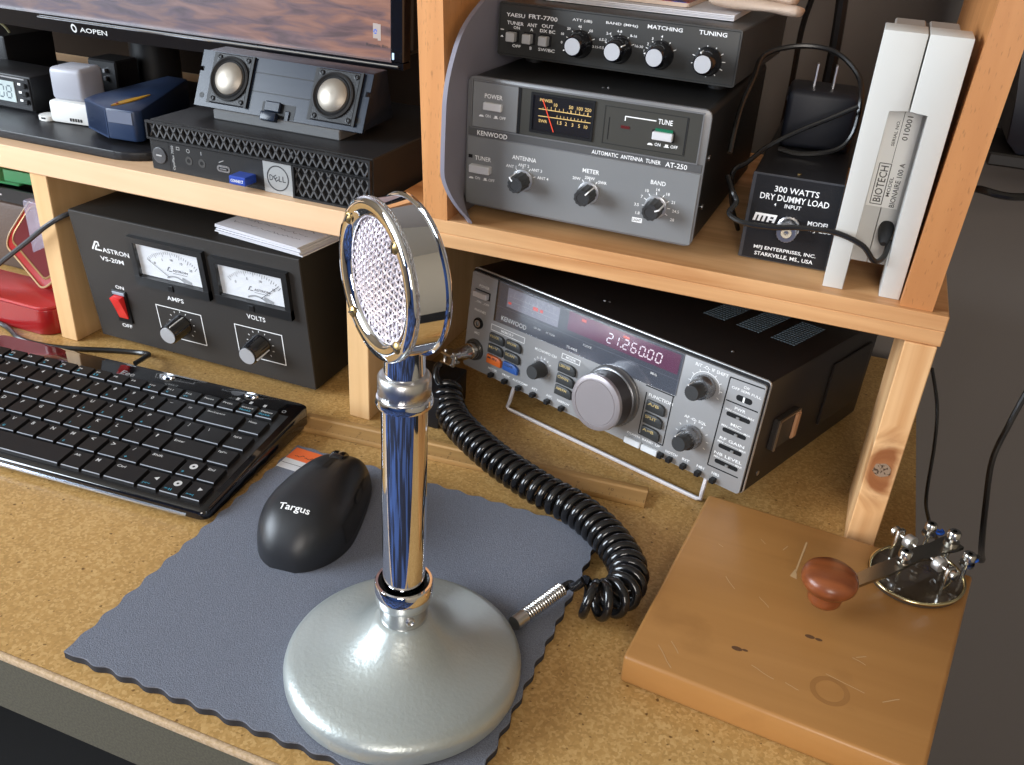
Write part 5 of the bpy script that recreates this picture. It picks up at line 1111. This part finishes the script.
stk = thing('paper_sticker', 'orange and white paper label at the back edge of the mouse pad', 'sticker', (0.0842, 0.2110, 0.0056), -0.02)
MB().box(0, 54, 0, 12, 0, 0.3).build('white_band', mat('sticker_white', (0.68, 0.68, 0.70), 0.6), stk, False)
MB().box(0, 54, 12, 26.5, 0, 0.3).build('orange_band', ORANGE, stk, False)
m = MB(); rr = random.Random(4); pv = None
for k in range(26):
    q = (5 + k * 0.9, 17.5 + rr.uniform(-1.5, 1.5)); 
    if pv and k % 9: m.line(pv, q, 0.5)
    pv = q
m.line((0, 6), (54, 6.4), 0.5); m.build('scribble', DARKINK, stk, False).location = (0, 0, 0.00045)

ms = thing('computer_mouse', 'matte black wireless mouse lying on the mouse pad', 'mouse', (0.1525, 0.1165, 0.0057), 0.115)
def mw(t): return 31.0 * (max(0.0, 1 - (abs((t - 0.42) / (0.43 if t < 0.42 else 0.63))) ** 2.5)) ** 0.45 * (0.94 + 0.06 * math.cos(2.2 * PI * (t - 0.30)))
def mh(t): return 37.0 * (max(0.0, 1 - (abs((t - 0.42) / (0.435 if t < 0.42 else 0.66))) ** 2.6)) ** 0.55
def mshell(lift=0.0, t0=0.0, t1=1.0, a0=0.0, a1=PI, nt=36, na=28):
    V = []; F = []
    for i in range(nt + 1):
        t = t0 + (t1 - t0) * i / nt; e = 0.002 + 0.984 * t
        for k in range(na + 1):
            a = a0 + (a1 - a0) * k / na
            ca, sa = math.cos(a), math.sin(a)
            V.append(((mw(e) + lift) * math.copysign(abs(ca) ** 0.72, ca), 105 * e, (mh(e) + lift) * abs(sa) ** 0.78))
    for i in range(nt):
        for k in range(na): F.append((i * (na + 1) + k, i * (na + 1) + k + 1, (i + 1) * (na + 1) + k + 1, (i + 1) * (na + 1) + k))
    return V, F, nt, na
V, F, nt, na = mshell()
F.append(tuple(range(na, -1, -1))); F.append(tuple(nt * (na + 1) + k for k in range(na + 1)))
F.append(tuple([i * (na + 1) for i in range(nt + 1)] + [i * (na + 1) + na for i in range(nt, -1, -1)]))
MB()._add(V, F).build('shell', mat('soft_black', (0.016, 0.017, 0.020), 0.40, spec=0.45), ms, angle=60)
V, F, _, _ = mshell(0.35, 0.28, 0.9, 0.10, 0.52, 20, 8); MB()._add(V, F).build('side_panel', mat('side_grip', (0.010, 0.010, 0.011), 0.55), ms, angle=60)
for a, b in ((0.52, 0.66), (0.68, 0.80)):
    V, F, _, _ = mshell(0.7, a, b, 0.42, 0.60, 8, 4); MB()._add(V, F).build('side_button', RUBBER, ms, angle=60)
V, F, _, _ = mshell(0.25, 0.62, 0.985, PI / 2 - 0.025, PI / 2 + 0.025, 16, 2); MB()._add(V, F).build('button_seam', BLACK, ms, False)
MB().lathe([(9.5, -4.6), (10.4, -3), (10.4, 3), (9.5, 4.6)], Matrix.Translation((0, 85, 24.0)) @ Matrix.Rotation(PI / 2, 4, 'Y'), 28).build('scroll_wheel', GLOSS, ms)
V, F, a0_, a1_, b0_, b1_ = text_data('Targus')
m = MB(); W_ = []
for v in V:
    x = -10.5 + 21.0 * (v.x - a0_) / (a1_ - a0_); y = 17.5 + 5.6 * (v.y - b0_) / (b1_ - b0_); e = y / 105
    ca = min(0.999, abs(x) / mw(e)) ** (1 / 0.72); W_.append((x, y, mh(e) * math.sqrt(1 - ca * ca) ** 0.78 + 0.55))
m._add(W_, F); m.build('lettering', WHITEINK, ms, False)

# ------------------------------------------------------------------ desk microphone
mc = thing('desk_microphone', 'chrome desk microphone with a round grille head on a grey metal base', 'microphone', (0.2580, 0.0765, 0.0056))
MB().lathe([(60, 0), (62.6, 1.0), (63.2, 4), (63.2, 9.0), (62.4, 11.8), (60.2, 14.0), (57, 15.6), (50, 17.6), (43, 19.6), (36.5, 21.9), (31, 24.6), (26.5, 27.6), (22.8, 30.8), (19.8, 34.0), (17.2, 37.0), (15.2, 39.2), (13.2, 40.6), (0, 40.8)], Matrix.Diagonal((1.02, 1.02, 1, 1)), 96).build('base', HAMMER, mc, angle=50)
MB().lathe([(12.7, 40.0), (12.7, 53.0), (12.0, 53.4)], None, 40).build('neck_ring', mat('dull_chrome', (0.66, 0.66, 0.67), 0.14, 1.0), mc)
MB().lathe([(2.4, 0), (2.4, 1.0), (1.6, 1.4), (0.9, 0.9), (0, 0.9)], Matrix.Rotation(math.radians(-48), 4, 'Z') @ Matrix.Translation((12.4, 0, 46.8)) @ Matrix.Rotation(PI / 2, 4, 'Y'), 16).build('set_screw', STEEL, mc)
MB().lathe2([(12.5, 53), (14.8, 52.6), (15.2, 53.6), (15.2, 64.2), (14.7, 65.0), (13.4, 65.0), (13.0, 64)], None, 48).build('collar', CHROME, mc)
MB().cyl(13.1, 53.2, 60.0, None, 40).build('collar_floor', BLACK, mc)
MB().lathe([(11.0, 54), (11.0, 171.5)], None, 56).build('column', CHROME, mc)
MB().lathe([(11.0, 170.5), (13.2, 171.5), (13.6, 173), (13.0, 175.5), (11.4, 176.5)], None, 48).build('flange', CHROME, mc)
MB().lathe([(11.2, 176), (12.4, 177), (12.4, 185.5), (11.2, 187), (9.6, 187.4)], None, 96, 48, 0.03).build('knurled_ring', mat('knurled_steel', (0.66, 0.66, 0.66), 0.30, 1.0), mc, angle=60)
MB().lathe([(9.6, 187), (9.4, 199), (9.8, 203.5)], None, 40).build('upper_neck', CHROME, mc)
HA = math.radians(234.5)
nH = Vector((math.cos(HA), math.sin(HA), 0))
Hc = Vector((0.2528, 0.0754, 0.2385)) - Vector((0.2580, 0.0765, 0.0056))
zx_ = nH; ax_ = Vector((0, 0, 1)).cross(zx_)
HM = Matrix.Translation(Hc * 1000) @ Matrix(((ax_.x, 0, zx_.x, 0), (ax_.y, 0, zx_.y, 0), (ax_.z, 1, zx_.z, 0), (0, 0, 0, 1)))
MB().lathe2([(29, -8.2), (34.6, -8.2), (34.6, 8.0), (29, 8.0)], HM, 96).build('head_band', CHROME, mc, angle=30)
fr_ = MB().lathe2([(27.2, 5.6), (34.9, 6.0), (35.8, 7.2), (35.9, 8.4), (35.0, 9.4), (31.5, 9.9), (28.6, 8.8), (27.0, 7.4)], HM, 120).build('front_rim', CHROME, mc, angle=60)
MB().lathe2([(34.4, 5.6), (35.7, 5.6), (35.9, 6.4), (35.9, 7.4), (34.4, 7.4)], HM, 200).build('knurled_edge', mat('fine_knurl', (0.6, 0.6, 0.6), 0.25, 1.0, bump=(3000, 1.0)), mc)
MB().lathe2([(27.5, -9.6), (35.0, -9.6), (35.9, -8.6), (35.9, -7.4), (34.6, -6.8), (27.5, -6.8)], HM, 120).build('back_rim', CHROME, mc, angle=60)
MB().lathe([(28, -9.0), (20, -10.4), (0, -11)], HM, 48).build('back_plate', STEEL, mc)
MB().cyl(28.0, 3.4, 3.8, HM, 48).build('grille_backing', mat('dark_mauve_mesh', (0.05, 0.03, 0.04), 0.6), mc)
g = MB()
RG = 27.2
for fam in (0, 1):
    k = -RG + 1.0; i = 0
    while k < RG:
        half = math.sqrt(max(0, RG * RG - k * k)); n = max(4, int(half * 2 / 0.8)); P = []
        for j in range(n + 1):
            s_ = -half + 2 * half * j / n; u, v = (s_, k) if fam == 0 else (k, s_)
            ph = (1 if (i + fam) % 2 else -1) * math.cos(PI * s_ / 2.4)
            c5 = math.cos(0.62); s5 = math.sin(0.62)
            P.append(HM @ Vector((u * c5 - v * s5, u * s5 + v * c5, 5.0 + 2.6 * (1 - (u * u + v * v) / (RG * RG)) + 0.42 * ph)))
        g.tube(P, 0.52, 5); k += 2.4; i += 1
g.build('grille_weave', mat('silver_mesh', (0.80, 0.74, 0.78), 0.48, 0.85), mc, kind='stuff', angle=60)
for d in (47, 137, 227, 317):
    a = math.radians(d)
    Ms = HM @ Matrix.Translation((31.0 * math.cos(a), 31.0 * math.sin(a), 9.4))
    s_ = MB().lathe([(2.9, 0), (2.8, 0.6), (2.0, 1.3), (0, 1.6)], Ms, 20).build('brass_screw', BRASS, mc)
    MB().box(-2.4, 2.4, -0.3, 0.3, 1.2, 1.7, M=Ms @ Matrix.Rotation(a * 1.7, 4, 'Z')).build('screw_slot', DARKINK, s_, False)

# ------------------------------------------------------------------ coiled microphone cord
cc = thing('coiled_cord', 'black coiled cord running from the microphone base to the transceiver socket', 'cord', (0, 0, 0))
CP = smooth_path([(0.1625, 0.3360, 0.0270), (0.1700, 0.3240, 0.0200), (0.1840, 0.3090, 0.0165), (0.2050, 0.2925, 0.0165), (0.2347, 0.2738, 0.0160), (0.2725, 0.2560, 0.0156), (0.3063, 0.2432, 0.0156), (0.3345, 0.2222, 0.0156), (0.3525, 0.1980, 0.0156), (0.3530, 0.1760, 0.0156), (0.3430, 0.1650, 0.0156), (0.3320, 0.1640, 0.0156)], 24)
L = [0.0]
for a, b in zip(CP, CP[1:]): L.append(L[-1] + (b - a).length)
turns = 37.0; NS = int(turns * 20); hel = []; RC = 0.0100; j = 0
dens = lambda t: t if t < 0.85 else t                        # turns spread evenly along the cord
prev = None
for i in range(NS + 1):
    s_ = L[-1] * i / NS
    while j < len(L) - 2 and L[j + 1] < s_: j += 1
    f_ = (s_ - L[j]) / (L[j + 1] - L[j]); p = CP[j].lerp(CP[j + 1], f_); t_ = (CP[min(j + 3, len(CP) - 1)] - CP[max(j - 2, 0)]).normalized()
    side = t_.cross(Vector((0, 0, 1))).normalized(); up_ = side.cross(t_)
    a = 2 * PI * turns * i / NS + 1.2
    hel.append(p + side * (RC * math.cos(a)) + up_ * (RC * math.sin(a)))
COILM = mat('glossy_cord_black', (0.008, 0.008, 0.009), 0.16, spec=0.6)
MB(1).tube(hel, 0.0030, 10).build('coil', COILM, cc, angle=80)
a_ = hel[0]; MB(1).tube(smooth_path([a_, (0.1580, 0.3340, 0.0300), (0.1520, 0.3370, 0.0350), (0.1500, 0.3420, 0.0400), (0.1515, 0.3460, 0.0425)], 8), 0.0030, 10).build('upper_lead', COILM, cc, angle=80)
b_ = hel[-1]; MB(1).tube(smooth_path([b_, (0.3265, 0.1680, 0.0170), (0.3225, 0.1735, 0.0135), (0.3190, 0.1690, 0.0125), (0.3178, 0.1660, 0.0125)], 8), 0.0028, 10).build('lower_lead', COILM, cc, angle=80)
sp0 = Vector((0.3028, 0.1290, 0.0120)); sp1 = Vector((0.3190, 0.1695, 0.0125)); d_ = sp1 - sp0; q_ = d_.to_track_quat('Z', 'Y').to_matrix(); hs = []
for i in range(17 * 14 + 1):
    a = 2 * PI * i / 14; hs.append(sp0 + d_ * (0.18 + 0.80 * i / (17 * 14)) + q_ @ Vector((0.0037 * math.cos(a), 0.0037 * math.sin(a), 0)))
MB(1).tube(hs, 0.00085, 6).build('relief_spring', mat('spring_steel', (0.75, 0.75, 0.74), 0.2, 1.0), cc, angle=80)
MB(1).rod(sp0, sp0 + d_ * 0.20, 0.0044, 16).build('relief_sleeve', mat('ribbed_sleeve', (0.62, 0.62, 0.6), 0.3, 1.0), cc)
MB(1).rod(sp0 + d_ * 0.1, sp1, 0.0026, 12).build('inner_lead', RUBBER, cc)
JM = Matrix.Translation((0.1539, 0.3864, 0.0242)) @ Matrix.Rotation(-0.335, 4, 'Z') @ Matrix.Rotation(-0.100, 4, 'X')
JP = JM @ Matrix.Translation((0.0114, -0.0022, 0.0175)) @ RX90
MB(1).lathe([(0.0068, 0.0003), (0.0068, 0.0055), (0.0060, 0.0065), (0.0058, 0.0160), (0.0046, 0.0180), (0.0046, 0.0240), (0.0038, 0.0245)], JP, 40).build('plug', mat('plug_nickel', (0.60, 0.57, 0.52), 0.24, 1.0), cc)
m = MB(1); m.box(-0.0060, 0.0060, 0.0030, 0.0052, 0.0215, 0.0340, 0.0006, M=JP); m.box(-0.0060, 0.0060, -0.0052, -0.0030, 0.0215, 0.0340, 0.0006, M=JP)
m.build('cord_clamp', mat('clamp_nickel', (0.72, 0.70, 0.66), 0.2, 1.0), cc)
for sx in (-1, 1): MB(1).rod(JP @ Vector((sx * 0.0048, -0.0062, 0.029)), JP @ Vector((sx * 0.0048, 0.0062, 0.029)), 0.0014, 10).build('clamp_screw', STEEL, cc)

# ------------------------------------------------------------------ wooden board with the telegraph key
wb_ = thing('wooden_board', 'worn varnished wooden board carrying the telegraph key at the right end of the desk', 'board', (0, 0, 0.0003))
MB(1).poly([(0.3690, 0.1235), (0.5262, 0.1108), (0.5560, 0.2850), (0.3836, 0.2978)], 0, 0.0196, r=0.0022).build('board', KEYBOARDWOOD, wb_, angle=60)
m = MB(1); rr = random.Random(8)
for (x, y, a, l) in ((0.385, 0.140, -0.9, 0.018), (0.391, 0.146, -0.9, 0.010), (0.455, 0.142, -0.35, 0.008), (0.475, 0.158, -0.3, 0.022), (0.436, 0.147, -0.4, 0.014), (0.49, 0.178, 0.5, 0.006), (0.488, 0.177, -0.4, 0.008), (0.505, 0.15, 0.6, 0.010), (0.410, 0.215, -0.9, 0.012), (0.432, 0.205, -0.8, 0.010), (0.44, 0.257, 1.2, 0.006), (0.400, 0.245, -0.5, 0.004), (0.425, 0.262, -0.8, 0.005)):
    p = Vector((x, y)); pv = p
    for k in range(4):
        p = p + Vector((math.cos(a + rr.uniform(-.15, .15)), math.sin(a + rr.uniform(-.15, .15)))) * l / 4; m.line(tuple(pv), tuple(p), 0.0005); pv = p
m.poly([(0.4470, 0.2330), (0.4515, 0.2315), (0.4506, 0.2372), (0.4494, 0.2410)], 0, 0.00005); m.line((0.4500, 0.239), (0.4535, 0.272), 0.0011)
m.build('scratches', mat('pale_scratch', (0.56, 0.36, 0.18), 0.6), wb_, False, kind='stuff').location = (0, 0, 0.01966)
m = MB(1)
for x, y, r in ((0.4265, 0.1560, 0.0024), (0.4310, 0.1566, 0.0013), (0.4640, 0.1835, 0.0022), (0.4690, 0.1832, 0.0016)):
    m.poly([(x + r * 1.3 * math.cos(a), y + r * 0.7 * math.sin(a)) for a in [2 * PI * k / 12 for k in range(12)]], 0, 0.00004)
m.build('dents', mat('dark_dent', (0.13, 0.06, 0.025), 0.7), wb_, False).location = (0, 0, 0.01966)
MB(1).lathe2([(0.0075, 0), (0.0105, 0), (0.0105, 0.00004), (0.0075, 0.00004)], Matrix.Translation((0.478, 0.146, 0)), 40).build('ring_stain', mat('ring_stain', (0.37, 0.172, 0.05), 0.5), wb_, False).location = (0, 0, 0.01962)

tk = thing('telegraph_key', 'metal telegraph key with a round wooden knob and clear oval base on the board', 'telegraph key', (0.5210, 0.2655, 0.0201), 0.0)
KT = math.radians(48)                                        # the lever runs from the knob up to the right
ov = lambda a, b, r, n=48: [(a * math.cos(2 * PI * k / n) * math.cos(r) - b * math.sin(2 * PI * k / n) * math.sin(r), a * math.cos(2 * PI * k / n) * math.sin(r) + b * math.sin(2 * PI * k / n) * math.cos(r)) for k in range(n)]
NICK = mat('nickel', (0.62, 0.60, 0.56), 0.22, 1.0)
MB().poly(ov(30, 27, KT), 0.2, 3.0).build('base_plate', mat('glass_brown_base', (0.055, 0.04, 0.028), 0.06, coat=0.6), tk, angle=60, label='glossy dark oval base plate')
m = MB(); m.tube([(x, y, 3.2) for x, y in ov(30, 27, KT)], 1.1, 8, True); m.build('base_rim', mat('pale_brass', (0.72, 0.62, 0.36), 0.2, 1.0), tk, angle=80)
u_ = Vector((math.cos(KT), math.sin(KT), 0)); v_ = Vector((-math.sin(KT), math.cos(KT), 0))
def tp(a, b, z): return tuple(u_ * a + v_ * b + Vector((0, 0, z)))
TM = Matrix(((u_.x, v_.x, 0, 0), (u_.y, v_.y, 0, 0), (0, 0, 1, 0), (0, 0, 0, 1)))
for s_ in (1, -1):
    MB().box(-3.2, 3.2, s_ * 19.5 - 1.6, s_ * 19.5 + 1.6, 3, 24, 0.8, 2, M=TM).build('trunnion_post', mat('bright_nickel', (0.75, 0.73, 0.68), 0.15, 1.0), tk)
    MB().rod(tp(0, s_ * 24.5, 20.5), tp(0, s_ * 6, 20.5), 1.5, 12).build('pivot_screw', NICK, tk)
    MB().lathe([(4.4, 0), (4.6, 0.6), (4.6, 4.6), (4.2, 5.2), (0, 5.2)], Matrix.Translation(tp(0, s_ * 11.5, 20.5)) @ Matrix.Rotation(KT + (PI / 2 if s_ > 0 else -PI / 2), 4, 'Z') @ Matrix.Rotation(PI / 2, 4, 'Y') @ Matrix.Translation((0, 0, -2.6)), 28, 14, 0.05).build('pivot_nut', mat('pale_nut', (0.68, 0.67, 0.65), 0.3, 0.8), tk, angle=50)
    MB().lathe([(3.4, 0), (3.6, 0.5), (3.6, 2.4), (2.6, 3.0), (0, 3.0)], Matrix.Translation(tp(0, s_ * 21.4, 20.5)) @ Matrix.Rotation(KT + (PI / 2 if s_ > 0 else -PI / 2), 4, 'Z') @ Matrix.Rotation(PI / 2, 4, 'Y'), 24, 12, 0.06).build('lock_nut', NICK, tk, angle=50)
lv = [(-62, 15.5), (-30, 17.0), (-14, 19.0), (26, 19.0), (26, 21.4), (-14, 21.6), (-30, 19.6), (-62, 18.0)]
m = MB(); TL = TM @ Matrix(((1, 0, 0, 0), (0, 0, 1, 0), (0, 1, 0, 0), (0, 0, 0, 1)))
for a0_, a1_, hw in ((0, 0, 0),): pass
V = []; F = []
stn = [(-73, 16.0, 4.0), (-50, 17.0, 4.4), (-34, 17.8, 5.2), (-20, 19.0, 4.6), (-8, 20.0, 4.0), (0, 20.2, 6.0), (10, 20.2, 5.2), (22, 20.0, 6.5), (28, 20.0, 6.5)]
for a, z, hw in stn: V += [tp(a, -hw, z - 1.1), tp(a, hw, z - 1.1), tp(a, hw, z + 1.1), tp(a, -hw, z + 1.1)]
for i in range(len(stn) - 1):
    for k in range(4): F.append((i * 4 + k, i * 4 + (k + 1) % 4, i * 4 + 4 + (k + 1) % 4, i * 4 + 4 + k))
F += [(3, 2, 1, 0), tuple(range(len(V) - 4, len(V)))]
m._add(V, F); m.build('lever', mat('lever_nickel', (0.36, 0.34, 0.30), 0.25, 1.0), tk, angle=40)
def finger_screw(a, b, z0, z1, r, name='thumb_screw'):
    M = Matrix.Translation(tp(a, b, 0)); q = MB(); q.cyl(1.4, z0, z1, M, 10); q.lathe([(r, z1 - 4.6), (r, z1 - 1.0), (r * 0.8, z1), (0, z1)], M, 28, 14, 0.05); q.lathe([(r * 1.15, z1 - 9), (r * 1.15, z1 - 7.2)], M, 24, 12, 0.05)
    return q.build(name, NICK, tk, angle=50)
finger_screw(-18, 0, 4, 28, 4.0); finger_screw(24, 0, 4, 30, 4.2); finger_screw(22, 15, 3, 26, 3.8); finger_screw(24, -14, 3, 23, 4.0)
MB().tube([tp(12 + 0.05 * i, -5 + 2.4 * math.cos(i * 0.7), 9 + 2.4 * math.sin(i * 0.7) + 0.08 * i) for i in range(60)], 0.5, 5).build('return_spring', NICK, tk, angle=80)
for a, b in ((27, -15), (29, 13)): MB().tube([tp(a + 2.6 * math.cos(t), b + 2.6 * math.sin(t), 17.5 + 0.25 * t) for t in [k * 0.5 for k in range(14)]], 0.9, 6).build('wire_end', mat('blue_wire', (0.02, 0.12, 0.62), 0.25), tk, angle=80)
KP = Matrix.Translation(tp(-80, 0, 0))
MB().lathe([(8.5, 9.8), (9.6, 11.4), (10.0, 14), (9.6, 17.0), (10.2, 18.8), (13.8, 21.0), (15.8, 24.0), (16.2, 27.0), (15.2, 30.2), (12.6, 32.4), (7, 33.6), (0, 33.9)], KP, 48).build('knob', KNOBWOOD, tk, angle=60, label='round varnished cherry wood knob')
MB().cyl(2.0, 8.5, 12, KP, 12).build('knob_screw', NICK, tk)
MB().rod(tp(-72, 0, 16.0), tp(-80, 0, 16.0), 2.2, 10).build('knob_stud', NICK, tk)

tag(MB(1).tube(smooth_path([(0.5232, 0.50, 0.0588), (0.5330, 0.48, 0.036), (0.5372, 0.46, 0.012), (0.5372, 0.42, -0.012), (0.5365, 0.38, -0.006), (0.5375, 0.33, 0.010), (0.5400, 0.295, 0.0270), (0.5425, 0.2865, 0.0380)]), 0.0014, 8).build('thin_key_wire', CABLE), 'thin black wire rising from the telegraph key past the corner post', 'wire')
tag(MB(1).tube(smooth_path([(0.5845, 0.44, 0.115), (0.5800, 0.43, 0.092), (0.5740, 0.42, 0.062), (0.5700, 0.41, 0.036), (0.5705, 0.38, 0.012), (0.5655, 0.33, 0.012), (0.5585, 0.290, 0.0300), (0.5520, 0.2760, 0.0400)]), 0.0021, 8).build('key_cable', CABLE), 'black cable hanging at the right edge down to the telegraph key', 'cable')

# ------------------------------------------------------------------ equipment fixed to the wall on the far right
wd = thing('wall_equipment_box', 'dark navy equipment box held on a wall bracket at the right edge', 'equipment box', (0.0, 0.66, 0.0))
def wl_(o): o.location = (0, -0.66, 0); return o
wl_(MB(1).poly([(0.5415, 0.2240), (0.66, 0.2240), (0.66, 0.40), (0.505, 0.40), (0.5225, 0.3050), (0.5295, 0.2642), (0.5318, 0.2330)], -0.640, -0.560, RX90, r=0.0015).build('case', mat('navy_black_case', (0.010, 0.013, 0.022), 0.4), wd))
wl_(MB(1).box(0.5480, 0.640, 0.5585, 0.5602, 0.2290, 0.2480).build('trim_strip', mat('grey_trim_strip', (0.10, 0.11, 0.13), 0.4), wd, False))
wl_(MB(1).box(0.5225, 0.66, 0.558, 0.6602, 0.2135, 0.2236, 0.0015).build('bracket', mat('bracket_charcoal', (0.022, 0.021, 0.020), 0.5), wd))
tag(MB(1).tube(smooth_path([(0.515, 0.640, 0.165), (0.5160, 0.60, 0.1810), (0.5226, 0.56, 0.1933), (0.5400, 0.555, 0.1925), (0.5568, 0.56, 0.1926), (0.60, 0.58, 0.196), (0.63, 0.60, 0.2125)]), 0.0030, 8).build('wall_cable', CABLE), 'thick black cable running along the wall under the navy equipment box', 'cable')
